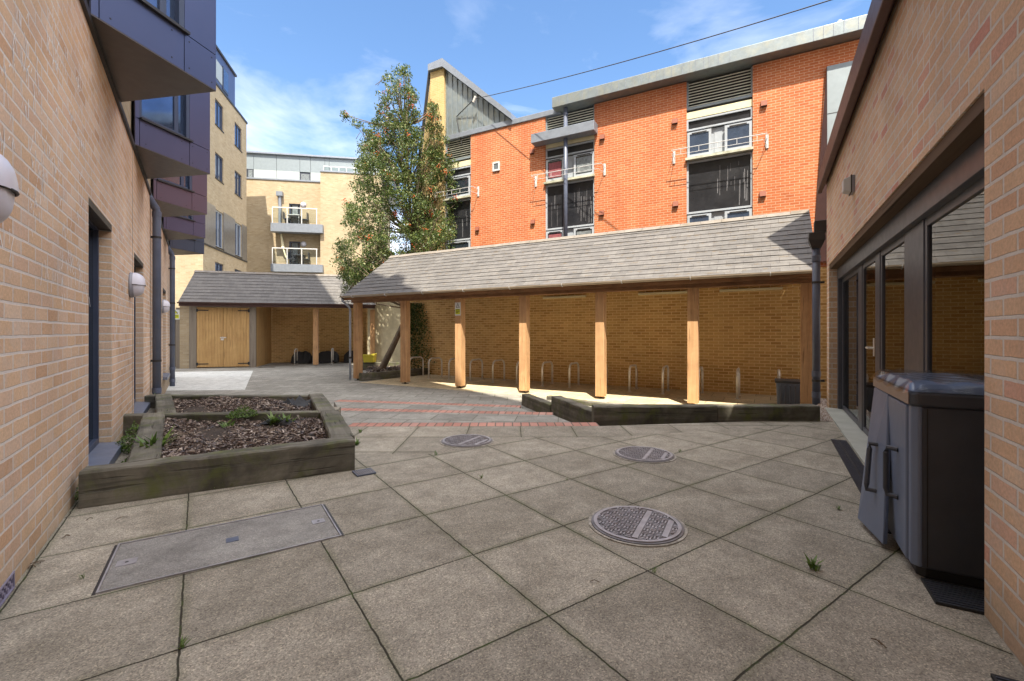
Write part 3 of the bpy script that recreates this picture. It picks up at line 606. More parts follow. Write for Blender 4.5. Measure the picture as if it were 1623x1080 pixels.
# light on the right wall
wl = thing('wall_light', 'small octagonal white light high on the right brick wall', 'wall light', 'B', (.75, 5.83, 2.66))
MB().box(.72, .75, 5.75, 5.91, 2.575, 2.745).build('back_plate', M['light_g'], wl, .004)
c = MB(); c.hexa([(.655, 5.775, 2.60), (.72, 5.755, 2.58), (.72, 5.905, 2.58), (.655, 5.885, 2.60), (.655, 5.775, 2.72), (.72, 5.755, 2.74), (.72, 5.905, 2.74), (.655, 5.885, 2.72)]).build('diffuser', M['white'], wl, .006)
c = MB(); c.box(.716, .724, 5.745, 5.915, 2.57, 2.75).build('gasket', M['flash'], wl)
# hopper + downpipe at the far end
dp = downpipe('B', .63, 8.62, -.02, 2.55, 'dark downpipe with square hopper where the right building meets the timber shelter', .055, brackets=(.35, 1.9), top='straight')
hp = MB(); hp.hexa([(.57, 8.56, 2.45), (.69, 8.56, 2.45), (.69, 8.68, 2.45), (.57, 8.68, 2.45), (.53, 8.52, 2.56), (.74, 8.52, 2.56), (.74, 8.72, 2.56), (.53, 8.72, 2.56)]).box(.53, .74, 8.52, 8.72, 2.56, 2.70)
hp.box(.60, .78, 8.535, 8.70, 2.701, 2.88)
hp.build('hopper', M['flash'], dp, .008)

# ================================================================== BIKE SHELTER
CS = thing('bicycle_shelter', 'long open fronted timber bicycle shelter with slate roof and brick back wall', 'shelter', 'B', (-5, 9.8, FZ))
MB().box(-11.35, 2.4, 12.40, 12.62, -.5, 2.60).build('back_wall', M['brick_canopy'], CS)
PQ = [11.09 - 1.945 * k for k in range(7)]
for k, q in enumerate(PQ):
    x = -q; m_ = MB(); m_.box(x - .1, x + .1, 9.76, 9.96, FZ + .06, 2.02); p = m_.build('post', M['post'], CS, .006)
    MB().box(x - .075, x + .075, 9.785, 9.935, FZ, FZ + .012).tube([(x, 9.86, FZ), (x, 9.86, FZ + .06)], .03, 8).build('post_foot', M['iron_dark'], p)
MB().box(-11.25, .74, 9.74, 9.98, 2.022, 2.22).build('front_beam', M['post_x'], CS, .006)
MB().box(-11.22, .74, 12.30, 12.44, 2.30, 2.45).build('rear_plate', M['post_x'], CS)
rf = MB()
e0, e1, zr, ze = 9.45, 11.48, 3.68, 2.21; sl = (zr - ze) / (e1 - e0)
for x in [-11.2 + .6 * i for i in range(20)]:
    rf.extr([(x, e0 + .06, ze - .06), (x, e1, zr - .10), (x, 13.4, zr - .10 - (13.4 - e1) * sl), (x, 13.4, zr - .2 - (13.4 - e1) * sl), (x, e1, zr - .22), (x, e0 + .06, ze - .13)], (0, 0, 0), (.05, 0, 0))
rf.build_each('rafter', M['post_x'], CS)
def slates(xa, xb_, ya, za, yb, zb, n, th=.012, lift=.014):
    """courses of slates from eave (ya,za) to ridge (yb,zb), each course lapping the one below"""
    mb = MB(); dy, dz = (yb - ya), (zb - za); Ls = math.hypot(dy, dz); ty, tz = dy / Ls, dz / Ls; ny, nz = -abs(tz) * (1 if dy > 0 else -1), abs(ty)
    h = Ls / n
    for i in range(n):
        s0, s1 = i * h, min(Ls, (i + 1) * h + .03)
        P = [(ya + ty * s0 + ny * lift, za + tz * s0 + nz * lift), (ya + ty * s1, za + tz * s1), (ya + ty * s1 - ny * th, za + tz * s1 - nz * th), (ya + ty * s0 + ny * (lift - th), za + tz * s0 + nz * (lift - th))]
        # split into slabs so edges wander a little
        x = xa
        while x < xb_ - .01:
            x2 = min(xb_, x + .62 + .12 * rnd.random()); q = rnd.uniform(-.004, .004)
            mb.hexa([(x, P[3][0], P[3][1] + q), (x2, P[3][0], P[3][1] + q), (x2, P[2][0], P[2][1]), (x, P[2][0], P[2][1]), (x, P[0][0], P[0][1] + q), (x2, P[0][0], P[0][1] + q), (x2, P[1][0], P[1][1]), (x, P[1][0], P[1][1])]); x = x2
    return mb
rs = slates(-11.3, .72, e0, ze, e1, zr, 12); rs.build('roof_slates', M['slate'], CS, fix=False)
rs = slates(-11.3, .72, 13.5, zr - (13.5 - e1) * sl, e1, zr, 12); rs.build('rear_roof_slates', M['slate'], CS, fix=False)
dk = MB(); 
for x0, x1 in ((-11.28, .70),):
    dk.hexa([(x0, e0 + .02, ze - .035), (x1, e0 + .02, ze - .035), (x1, e1, zr - .035), (x0, e1, zr - .035), (x0, e0 + .02, ze - .012), (x1, e0 + .02, ze - .012), (x1, e1, zr - .012), (x0, e1, zr - .012)])
    dk.hexa([(x0, e1, zr - .035), (x1, e1, zr - .035), (x1, 13.48, zr - (13.48 - e1) * sl - .035), (x0, 13.48, zr - (13.48 - e1) * sl - .035), (x0, e1, zr - .012), (x1, e1, zr - .012), (x1, 13.48, zr - (13.48 - e1) * sl - .012), (x0, 13.48, zr - (13.48 - e1) * sl - .012)])
dk.build('roof_boarding', M['post_x'], CS)
rg = MB()
x = -11.32
while x < .72:
    x2 = min(.72, x + .45); q = rnd.uniform(-.004, .004)
    rg.extr([(x, e1 - .11, zr - .045 + q), (x, e1, zr + .05 + q), (x, e1 + .11, zr - .045 + q), (x, e1 + .08, zr - .06 + q), (x, e1, zr + .02 + q), (x, e1 - .08, zr - .06 + q)], (0, 0, 0), (x2 - x - .006, 0, 0)); x = x2
rg.build('ridge_tile', M['ridge'], CS)
MB().extr([(-11.3, e0, ze - .02), (-11.3, e1, zr - .02), (-11.3, 13.5, zr - (13.5 - e1) * sl - .02), (-11.3, 13.5, zr - (13.5 - e1) * sl - .17), (-11.3, e1, zr - .2), (-11.3, e0, ze - .14)], (0, 0, 0), (.03, 0, 0)).build('bargeboard', M['grey_wood'], CS)
gt = MB(); prof = [(.055 * math.cos(a), .055 * math.sin(a)) for a in [math.pi + i * math.pi / 8 for i in range(9)]]
gp = [(-11.3, e0 - .05 + y, ze - .005 + z) for y, z in prof] + [(-11.3, e0 - .05 + y * .9, ze - .005 + z * .9) for y, z in prof[::-1]]
gt.extr(gp, (0, 0, 0), (12.0, 0, 0)); gt.build('gutter', plain('buff_gutter', (.40, .33, .25), .5, var=.1), CS)
gb = MB()
for i in range(9): gb.tube([(-10.8 + 1.35 * i, e0 - .05 + y * 1.1, ze - .005 + z * 1.1) for y, z in prof], .009, 6)
gb.build_each('gutter_bracket', M['white'], CS)
MB().box(-11.28, .72, e0 + .012, e0 + .035, ze - .13, ze - .02).build('fascia_board', M['post_x'], CS)
for x in (-2.35, -.35, -5.2):
    MB().box(x - .75, x + .6, 12.32, 12.398, 2.12, 2.18).build('strip_light', M['cream'], CS, .01)
# vertical pipe at the left corner of the shelter
vp = thing('downpipe', 'pale downpipe strapped to the leftmost timber post of the long shelter', 'downpipe', 'B', (-11.27, 9.72, FZ), 'drain pipes on the walls')
MB().tube([(-11.27, e0 - .05, ze - .04), (-11.27, e0 - .03, ze - .14), (-11.25, 9.66, ze - .32), (-11.25, 9.70, ze - .42), (-11.25, 9.70, FZ + .02)], .034, 10).build('pipe', plain('pale_grey_pipe', (.36, .40, .47), .4), vp, smooth=True)
MB().tube([(-11.25, 9.70, .3), (-11.25, 9.70, .36)], .04, 10).build('bracket', M['flash'], vp)
# warning sign on post three
def sign(fr, x, y, z, w_, h_, label, face=1):
    s = thing('warning_sign', label, 'sign', fr, (x, y, z))
    MB().box(x - w_ / 2, x + w_ / 2, y, y + .004, z, z + h_).build('sign_plate', M['sign_w'], s)
    MB().box(x - w_ * .40, x + w_ * .40, y - .0015, y, z + h_ * .10, z + h_ * .50).build('yellow_field', M['sign_y'], s)
    tr = MB(); tr.extr([(x - w_ * .33, y - .001, z + h_ * .60), (x + w_ * .33, y - .001, z + h_ * .60), (x, y - .001, z + h_ * .95)], (0, 0, 0), (0, .001, 0)); tr.build('triangle', M['ink'], s)
    MB().extr([(x - w_ * .22, y - .002, z + h_ * .63), (x + w_ * .22, y - .002, z + h_ * .63), (x, y - .002, z + h_ * .88)], (0, 0, 0), (0, .001, 0)).build('triangle_field', M['sign_y'] if face == 2 else M['sign_w'], s)
    t_ = MB(); t_.box(x - w_ * .02, x + w_ * .02, y - .003, y - .002, z + h_ * .70, z + h_ * .80).box(x - w_ * .02, x + w_ * .02, y - .003, y - .002, z + h_ * .66, z + h_ * .68)
    for i, (a, b_) in enumerate(((.34, .3), (.3, .34), (.34, .1))): t_.box(x - w_ * a, x + w_ * b_, y - .003, y - .0016, z + h_ * (.42 - .11 * i), z + h_ * (.46 - .11 * i))
    t_.build('lettering', M['ink'], s)
sign('B', -PQ[2] - .0, 9.75, 1.56, .185, .35, 'tall white and yellow warning sign fixed to the third timber post')
# hoops
def hoop(fr, x, y, z, L_, H_, label, grp):
    h = thing('bicycle_hoop', label, 'bicycle stand', fr, (x, y, z), grp)
    r = .16; P = [(x, y, z), (x, y, z + H_ - r)] + [(x, y + r - r * math.cos(a), z + H_ - r + r * math.sin(a)) for a in [math.pi / 2 * i / 6 for i in range(1, 7)]]
    P += [(x, y + L_ - r + r * math.sin(a), z + H_ - r + r * math.cos(a)) for a in [math.pi / 2 * i / 6 for i in range(0, 7)]] + [(x, y + L_, z)]
    MB().tube(P, .027, 10).build('hoop_tube', M['galv'], h, smooth=True)
    for yy in (y, y + L_): MB().lathe([(.0, 0), (.05, 0), (.05, .008), (.0, .008)], (x, yy, z + .002), 16).build('base_plate', M['galv'], h)
    return h
HL = ['leftmost steel hoop of the long shelter, beside the second post', 'second steel hoop from the left in the long shelter', 'steel hoop half hidden behind the post with the sign', 'steel hoop just right of the post with the sign',
      'steel hoop between sign post and fourth post, the right one', 'steel hoop hidden behind the fourth timber post', 'left of the two clear hoops between fourth and fifth posts', 'right of the two clear hoops between fourth and fifth posts',
      'steel hoop partly behind the fifth timber post', 'left of the two clear hoops between fifth and sixth posts', 'right of the two clear hoops between fifth and sixth posts', 'steel hoop close against the sixth post on its right',
      'steel hoop alone in the middle of the rightmost bay', 'steel hoop seen edge on beside the dark ribbed box']
for k in range(14): hoop('B', -(10.28 - .803 * k), 11.29, FZ + .004, .66, .64, HL[k], 'steel hoops in the long shelter')
# dark ribbed box
bx = thing('storage_box', 'dark ribbed plastic box on the floor at the right end of the shelter', 'box', 'B', (.38, 10.9, FZ))
MB().hexa([(.12, 10.65, FZ), (.66, 10.65, FZ), (.66, 11.1, FZ), (.12, 11.1, FZ), (.10, 10.62, .10), (.68, 10.62, .10), (.68, 11.13, .10), (.10, 11.13, .10)]).build('body', M['bin'], bx, .01)
rb = MB(); [rb.box(.16 + i * .085, .19 + i * .085, 10.60, 10.64, FZ + .03, .06) for i in range(6)]; rb.build_each('rib', M['pipe'], bx)
MB().box(.08, .70, 10.60, 11.15, .101, .15).build('lid', M['bin_dark'], bx, .01)

# ================================================================== SHED
SH = thing('timber_shed', 'slate roofed shed with golden double doors and an open cycle bay', 'shed', 'S', (0, 0, FZ))
MB().box(-1.30, 5.86, 2.75, 2.95, -.5, 2.45).build('back_wall', M['brick_canopy'], SH)
MB().box(-1.47, -1.14, .0, 2.75, -.5, 2.25).build('brick_side_wall', M['brick_far'], SH)
MB().box(5.66, 5.86, 2.2, 2.75, -.5, 2.3).build('return_pier', M['brick_canopy'], SH)
fr_ = MB(); fr_.box(-1.13, -.87, -.02, .10, FZ, 2.2).box(1.06, 1.30, -.02, .10, FZ, 2.2).box(-.87, 1.06, -.02, .10, 2.13, 2.2); fr_.build('door_frame', M['grey_wood'], SH, .004)
for a, b_, hx in ((-.865, .085, -.865), (.095, 1.055, 1.055)):
    d_ = MB(); nb = 9
    for i in range(nb): d_.box(a + (b_ - a) * i / nb + .003, a + (b_ - a) * (i + 1) / nb - .002, -.01, .012, FZ + .04, 2.12)
    d_.box(a + .003, b_ - .003, .012, .04, FZ + .04, 2.12)
    do = d_.build('door', M['door_wood'], SH)
    for z in (FZ + .15, 1.98):
        s = 1 if hx < 0 else -1; h = MB(); h.box(min(hx, hx + s * .42), max(hx, hx + s * .42), -.018, -.0105, z, z + .04); h.box(min(hx - s * .02, hx + s * .05), max(hx - s * .02, hx + s * .05), -.026, -.019, z - .04, z + .08); h.build('hinge', M['iron_dark'], do)
lk = MB(); lk.box(-.02, .20, -.03, -.012, .86, .90).tube([(.03, -.045, .83), (.03, -.045, .89), (.07, -.045, .91), (.11, -.045, .89), (.11, -.045, .83)], .008, 6).box(.02, .12, -.06, -.032, .77, .84).build('padlock', M['galv'], SH)
pw = MB()
for i in range(18): pw.box(1.26, 1.295, .11 + i * .145, .11 + i * .145 + .139, FZ, 2.3)
pw.build('partition_boards', M['door_wood'], SH)
for x in (3.63, 6.0): MB().box(x - .1, x + .1, .0, .2, FZ + .05, 2.1).build('post', M['post'], SH, .006)
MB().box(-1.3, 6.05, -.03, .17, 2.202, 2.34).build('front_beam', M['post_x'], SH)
se0, sz0, se1, sz1 = -.35, 2.31, 1.33, 3.74; ssl = (sz1 - sz0) / (se1 - se0)
slates(-1.39, 6.15, se0, sz0, se1, sz1, 10).build('roof_slates', M['slate2'], SH, fix=False)
slates(-1.39, 6.15, 3.1, sz1 - (3.1 - se1) * ssl, se1, sz1, 10).build('rear_roof_slates', M['slate2'], SH, fix=False)
dk = MB(); dk.extr([(-1.37, se0 + .02, sz0 - .015), (-1.37, se1, sz1 - .015), (-1.37, 3.08, sz1 - (3.08 - se1) * ssl - .015), (-1.37, 3.08, sz1 - (3.08 - se1) * ssl - .05), (-1.37, se1, sz1 - .05), (-1.37, se0 + .02, sz0 - .05)], (0, 0, 0), (7.5, 0, 0)); dk.build('roof_boarding', M['post_x'], SH)
rg = MB(); x = -1.4
while x < 6.15:
    x2 = min(6.15, x + .45); rg.extr([(x, se1 - .11, sz1 - .045), (x, se1, sz1 + .05), (x, se1 + .11, sz1 - .045), (x, se1 + .08, sz1 - .06), (x, se1, sz1 + .02), (x, se1 - .08, sz1 - .06)], (0, 0, 0), (x2 - x - .006, 0, 0)); x = x2
rg.build('ridge_tile', M['ridge'], SH)
gp = [(-1.4, se0 - .05 + y, sz0 - .005 + z) for y, z in prof] + [(-1.4, se0 - .05 + y * .9, sz0 - .005 + z * .9) for y, z in prof[::-1]]
MB().extr(gp, (0, 0, 0), (7.55, 0, 0)).build('gutter', M['brown_metal'], SH)
MB().box(-1.38, 6.12, se0 + .01, se0 + .03, sz0 - .16, sz0 - .03).build('fascia_board', M['brown_metal'], SH)
for k in range(4):
    hoop('S', 2.62 + .78 * k, 1.0, FZ, .62, .70, ['leftmost steel hoop inside the shed bay', 'steel hoop left of the middle post in the shed bay', 'steel hoop right of the middle post in the shed bay', 'rightmost steel hoop inside the shed bay'][k], 'steel hoops in the shed bay')
for k, (a, b_) in enumerate(((2.35, 3.2), (3.45, 4.4), (4.65, 5.5))):
    c = thing('covered_bicycle', ['bicycle shape under black tarpaulin, leftmost in the shed bay', 'bicycle shape under black tarpaulin behind the middle shed post', 'bicycle shape under black tarpaulin, rightmost in the shed bay'][k], 'covered bicycle', 'S', (a + .4, 1.9, FZ), 'tarpaulin covered bicycles')
    mb = MB(); n = 9
    top = [.34 + .22 * (1 - abs(2 * (i / n - .5)) ** 4) + rnd.uniform(-.03, .03) for i in range(n + 1)]
    for i in range(n):
        x0, x1 = a + (b_ - a) * i / n, a + (b_ - a) * (i + 1) / n
        mb.hexa([(x0, 1.55, FZ + .04), (x1, 1.55, FZ + .04), (x1, 2.3, FZ + .04), (x0, 2.3, FZ + .04), (x0, 1.8, FZ + top[i]), (x1, 1.8, FZ + top[i + 1]), (x1, 2.05, FZ + top[i + 1]), (x0, 2.05, FZ + top[i])])
    mb.build('tarpaulin', M['black_pl'], c, smooth=False)
    for x in (a + .15, b_ - .15): MB().lathe([(.0, 0), (.05, 0), (.05, .04), (.0, .04)], (x, 1.9, FZ), 10).build('wheel_foot', M['black_pl'], c)
# gate / fence left of the shed
fe = thing('timber_fence', 'weathered grey plank fence squeezed between the left wall and the shed', 'fence', 'S', (-1.9, .1, FZ))
for i in range(8): MB().box(-2.75 + i * .155, -2.75 + i * .155 + .148, .12, .14, FZ + .05, 2.02).build('plank', M['grey_wood'], fe)
MB().box(-1.62, -1.48, .05, .17, FZ, 2.1).build('post', M['grey_wood'], fe); MB().box(-2.75, -1.62, .10, .12, .1, .2).box(-2.75, -1.62, .10, .12, 1.6, 1.7).build('rail', M['grey_wood'], fe)
sign('S', -1.64, .04, 1.62, .32, .40, 'yellow and white warning sign on the grey fence beside the shed', 2)
gd = thing('drain_cover', 'small rusty cover in the paving before the shed bay', 'drain cover', 'S', (1.9, -.25, FZ)); MB().box(1.55, 2.05, -.45, -.2, FZ, FZ + .012).build('cover', M['ridge'], gd); MB().box(1.5, 2.1, -.5, -.15, FZ, FZ + .006).build('rim', M['iron_dark'], gd)

# ================================================================== ORANGE BUILDING
OF = 14.8
OB = thing('orange_brick_building', 'orange brick block with louvred window bays behind the timber shelter', 'building', 'O', (-5, OF, 0))
bays = [(-1.92, -.124), (-6.66, -4.845), (-11.08, -9.83)]
mb = MB(lambda a, b_, z: (a, OF + b_, z)); facade(mb, -11.08, 9, -.5, 8.80, .30, [(a, b_, -.4, 8.81) for a, b_ in bays])
mb.build('brick_wall', M['brick_orange'], OB)
MB().box(-11.0, 9, OF + .32, OF + 7, -.5, 8.75).build('core', M['flash'], OB)
MB().box(-11.08, -6.05, OF - .05, OF + .5, 8.78, 8.97).build('coping', M['coping'], OB, .01)
rf = MB(); rf.box(-6.22, 9.2, OF - .42, OF + 7.4, 8.82, 9.17); rf.build('roof_fascia', M['zinc'], OB, .01)
sm = MB(); x = -6.2
while x < 9: sm.box(x, x + .012, OF - .428, OF - .42, 8.83, 9.16); x += rnd.choice((.14, .16, .19, 2.0) if rnd.random() < .1 else (.22, .25, .3))
sm.build('fascia_seam', M['coping'], OB)['kind'] = 'stuff'
def bay(a0, a1, hood=False, single=False):
    W = a1 - a0; y = OF
    lo = MB(); n = 9
    for i in range(n):
        z = 8.03 + i * .086; lo.hexa([(a0 + .05, y + .10, z), (a1 - .05, y + .10, z), (a1 - .05, y + .16, z + .045), (a0 + .05, y + .16, z + .045), (a0 + .05, y + .09, z + .024), (a1 - .05, y + .09, z + .024), (a1 - .05, y + .16, z + .055), (a0 + .05, y + .16, z + .055)])
    lv = lo.build('louvre', plain('pale_louvre_blade', (.60, .61, .52), .45), OB); MB().box(a0 + .05, a1 - .05, y + .17, y + .19, 7.95, 8.81).build('louvre_back', M['black_pl'], lv)
    MB().box(a0, a0 + .05, y + .05, y + .17, 7.93, 8.80).box(a1 - .05, a1, y + .05, y + .17, 7.93, 8.80).box(a0 + .05, a1 - .05, y + .05, y + .17, 7.93, 8.0).build('louvre_frame', M['zinc_pale'], lv)
    MB().box(a0, a1, y + .06, y + .2, 7.66, 7.86).build('spandrel_panel', M['cream'], OB)
    MB().box(a0, a1, y + .09, y + .2, 7.86, 7.93).build('spandrel_gap', M['flash'], OB)
    def fr_box(x0, x1, z0, z1, w=.05, d0=.05, d1=.12, name='window', pane='pane', mat='upvc', par=OB):
        f = MB(); f.box(x0, x0 + w, y + d0, y + d1, z0, z1).box(x1 - w, x1, y + d0, y + d1, z0, z1).box(x0 + w, x1 - w, y + d0, y + d1, z0, z0 + w).box(x0 + w, x1 - w, y + d0, y + d1, z1 - w, z1)
        o = f.build(name, M[mat], par); MB().box(x0 + w, x1 - w, y + d1 - .02, y + d1 - .01, z0 + w, z1 - w).build('pane', M[pane], o); return o
    fr_box(a0, a1, 7.29, 7.63, name='transom_window', pane='black_panel')
    for zz in (6.44, 3.9):
        h = .79
        MB().box(a0 + .02, a1 - .02, y + .14, y + .18, zz, zz + h + .04).build('window_surround', M['upvc'], OB)
        segs = ((0, .40, 'pane_sky'), (.58, 1, 'pane')) if not single else ((0.02, .98, 'pane'),)
        if not single: MB().box(a0 + W * .43, a0 + W * .55, y + .125, y + .14, zz + .08, zz + h - .1).build('vent_panel', M['upvc'], OB)
        for s0, s1, pn in segs:
            tl = rnd.choice((0, .12)); x0, x1 = a0 + W * s0 + .02, a0 + W * s1 - .02
            c = MB(); c.xf = lambda X, b_, Z, zz=zz, tl=tl: (X, y + .02 + b_ - (zz + h - Z) * tl * .5, Z)
            c.box(x0, x0 + .07, 0, .05, zz + .03, zz + h).box(x1 - .07, x1, 0, .05, zz + .03, zz + h).box(x0 + .07, x1 - .07, 0, .05, zz + .03, zz + .1).box(x0 + .07, x1 - .07, 0, .05, zz + h - .07, zz + h)
            co = c.build('casement', M['upvc'], OB)
            p = MB(c.xf); p.box(x0 + .07, x1 - .07, .02, .03, zz + .1, zz + h - .07); p.build('pane', M['pane_sky' if not hood and not single else 'pane'], co)
            q = MB(c.xf); q.box(x0 + .13, x1 - .13, -.012, 0, zz + h - .06, zz + h - .035); q.build('trickle_vent', M['flash'], co)
            if hood: q = MB(c.xf); q.box(x0 + .10, x1 - .10, .012, .018, zz + .14, zz + h - .12); q.build('curtain', M['curtain'] if s0 == 0 else M['curtain_w'], co)
    MB().box(a0 - .02, a1 + .02, y - .10, y + .14, 6.36, 6.43).build('sill', plain('pale_mossy_sill', (.5, .5, .40), .7, var=.2, dirt=((.15, .16, .08), .7)), OB)
    o = fr_box(a0, a1, 4.74, 6.34, w=.055, name='spandrel_window', pane='black_panel', mat='upvc')
    st = MB()
    for k in range(16 if not single else 5):
        x = rnd.uniform(a0 + W * .1, a1 - .1); x = x if rnd.random() < .4 else rnd.uniform(a0 + W * .62, a1 - .12); z1 = rnd.uniform(5.3, 6.15); z0 = max(4.85, z1 - rnd.uniform(.1, .9)); ww = rnd.uniform(.004, .014)
        st.face((x - ww, y + .0995, z0), (x + ww * .6, y + .0995, z0), (x + ww, y + .0995, z1), (x - ww * .5, y + .0995, z1))
    st.build('lime_streak', plain('white_lime_streak', (.15, .15, .16), .8, var=.4, nscale=30), o, fix=False)['kind'] = 'stuff'
    # rail on brackets
    x0, x1, yy = a0 - .36, a1 + .36, y - .40
    rl = MB(); rl.tube([(x0, y - .03, 6.62), (x0, yy, 6.62), (x1, yy, 6.62), (x1, y - .03, 6.62)], .011, 6); rl.tube([(x0, y - .03, 6.42), (x0 + .06, yy + .1, 6.42), (x0 + .1, yy, 6.46), (x1 - .1, yy, 6.46), (x1, y - .03, 6.42)], .008, 6)
    for k in range(5): x = x0 + (x1 - x0) * (k + .5) / 5; rl.tube([(x, yy, 6.46), (x, yy, 6.62)], .007, 6)
    R_ = thing('window_rail', '', 'rail', 'O', (a0, y, 6.4), 'white rails before the upper windows')
    R_['label'] = 'white metal rail before the bay with the blue post' if hood else 'white metal rail half hidden by the berry tree' if single else 'white metal rail before the widest clear window bay on the right'
    rl.build('rail_bar', M['white'], R_); 
    for x in (x0, x1): MB().box(x - .035, x + .035, y - .03, y, 6.34, 6.72).build('bracket_plate', M['white'], R_)
bay(*bays[0]); bay(*bays[1], hood=True); bay(*bays[2], single=True)
ho = MB(); ho.box(-7.02, -4.72, OF - .42, OF - .02, 7.76, 8.08).build('hood_box', M['coping'], OB, .01)
cp = downpipe('O', -5.80, OF - .2, 3.4, 8.84, 'blue grey pipe running down the middle of the hooded window bay', .07, top='straight')
cp['label'] = 'blue grey pipe running down the middle of the hooded window bay'
# brown outlet boxes
for px, py in ((1211, 165), (1070, 193), (1071, 324), (1209, 308), (955, 218), (954, 338), (844, 241), (845, 352), (757, 363)):
    r = (px - 811.5) / 720; o_ = (7.039 - 13.018 * r) / (.8796 + .4756 * r); Y = 13.018 + .4756 * o_; z = CH + (525 - py) / 720 * Y
    nm = {1211: 'right of the widest window bay, upper one', 1070: 'left of the widest window bay, upper one', 1071: 'left of the widest window bay, lower one', 1209: 'right of the widest window bay, lower one', 955: 'right of the hooded bay, upper one', 954: 'right of the hooded bay, lower one', 844: 'left of the hooded bay, upper one', 845: 'left of the hooded bay, lower one', 757: 'low on the wall nearest the berry tree'}[px]
    t_ = thing('wall_vent', 'brown outlet cowl on orange brick, ' + nm, 'vent', 'O', (-o_, OF, z), 'brown outlet cowls')
    MB().hexa([(-o_ - .08, OF - .09, z - .08), (-o_ + .08, OF - .09, z - .08), (-o_ + .08, OF, z - .08), (-o_ - .08, OF, z - .08), (-o_ - .08, OF - .05, z + .08), (-o_ + .08, OF - .05, z + .08), (-o_ + .08, OF, z + .08), (-o_ - .08, OF, z + .08)]).build('cowl', M['terra'], t_, .005)
    MB().box(-o_ - .06, -o_ + .06, OF - .08, OF - .01, z - .086, z - .0805).build('grille', M['flash'], t_)
r = (787 - 811.5) / 720; o_ = (7.039 - 13.018 * r) / (.8796 + .4756 * r); z = CH + (525 - 264.5) / 720 * (13.018 + .4756 * o_)
t_ = thing('wall_vent', 'square white extractor vent alone on the orange wall', 'vent', 'O', (-o_, OF, z))
x = -o_; f = MB(); f.box(x - .15, x + .15, OF - .05, OF, z - .17, z - .11).box(x - .15, x + .15, OF - .05, OF, z + .11, z + .17).box(x - .15, x - .10, OF - .05, OF, z - .11, z + .11).box(x + .10, x + .15, OF - .05, OF, z - .11, z + .11).build('surround', M['white'], t_)
f = MB(); [f.box(x - .10, x + .10, OF - .035, OF - .01, z - .105 + i * .036, z - .085 + i * .036) for i in range(6)]; f.build('louvre', M['zinc_pale'], t_)
# grey clad bay with brown side at the right
gp_ = MB(); gp_.hexa([(1.62, OF - .30, 3.0), (4.2, OF - .30, 3.0), (4.2, OF, 3.0), (1.62, OF, 3.0), (1.64, OF - .06, 8.25), (4.2, OF - .06, 8.25), (4.2, OF, 8.25), (1.64, OF, 8.25)])
gp_.build('grey_panel', M['zinc_pale'], OB)
MB().face((1.632, OF - .10, 8.24), (1.30, OF - .005, 3.0), (1.612, OF - .31, 3.0)).face((1.632, OF - .01, 8.24), (1.30, OF - .005, 3.0), (1.632, OF - .10, 8.24)).build('panel_return', M['brown_metal'], OB, fix=False)
MB().box(1.64, 3.3, OF - .125, OF - .05, 6.94, 6.955).build('panel_joint', M['flash'], OB)
# roof bits
fl = thing('roof_flue', 'small metal flue on the flat roof edge at the far right', 'flue', 'O', (2.0, OF + .2, 9.17)); MB().tube([(1.95, OF + .2, 9.17), (1.95, OF + .2, 9.45)], .05, 10).build('pipe', M['zinc_pale'], fl); MB().lathe([(.0, 0), (.09, 0), (.05, .09), (.0, .12)], (1.95, OF + .2, 9.45), 12).build('cap', M['zinc_pale'], fl)
# tower
TW = thing('stair_tower', 'zinc clad wedge roof tower with yellow brick pier beside the tree', 'tower', 'O', (-11.4, OF, 0))
MB().box(-11.78, -11.082, OF - .04, OF + .5, -.5, 11.72).build('brick_pier', M['brick_tower'], TW)
tri = [(-11.08, OF + .06, 8.98), (-8.1, OF + .06, 8.98), (-8.1, OF + .06, 9.02), (-11.08, OF + .06, 11.7)]
MB().extr(tri, (0, 0, 0), (0, 3, 0)).build('zinc_cladding', M['zinc'], TW)
s = MB(); x = -11.0
while x < -8.3: zt = 9.02 + (11.7 - 9.02) * (-8.1 - x) / 2.98; s.box(x, x + .02, OF + .03, OF + .06, 8.98, zt); x += .24
s.build('standing_seam', M['zinc_pale'], TW)
MB().extr([(-11.80, OF - .18, 11.74), (-11.08, OF - .18, 11.72), (-7.95, OF - .18, 8.92), (-7.95, OF - .18, 9.15), (-11.08, OF - .18, 12.05), (-11.80, OF - .18, 12.0)], (0, 0, 0), (0, 3.5, 0)).build('wedge_roof', M['coping'], TW)
wv = [to_world('O', (-11.78, OF, 0))]; U_ = Vector((-.568, .823, 0)); p0 = wv[0]
sd = MB(); L1 = 1.9
pts = [p0, p0 + U_ * L1]; f2 = [to_frame('O', p.x, p.y) for p in pts]
sd.extr([(f2[0][0], f2[0][1], -.5), (f2[1][0], f2[1][1], -.5), (f2[1][0], f2[1][1], 5.6), (f2[0][0], f2[0][1], 11.7)], (0, 0, 0), (.3, .15, 0)); sd.build('shaded_side_wall', M['brick_tower'], TW)
sd = MB(); sd.extr([(f2[0][0], f2[0][1], 11.72), (f2[1][0], f2[1][1], 5.62), (f2[1][0], f2[1][1], 5.95), (f2[0][0], f2[0][1], 12.0)], (0, 0, 0), (-.09, -.04, 0)); sd.build('sloping_fascia', M['flash'], TW)
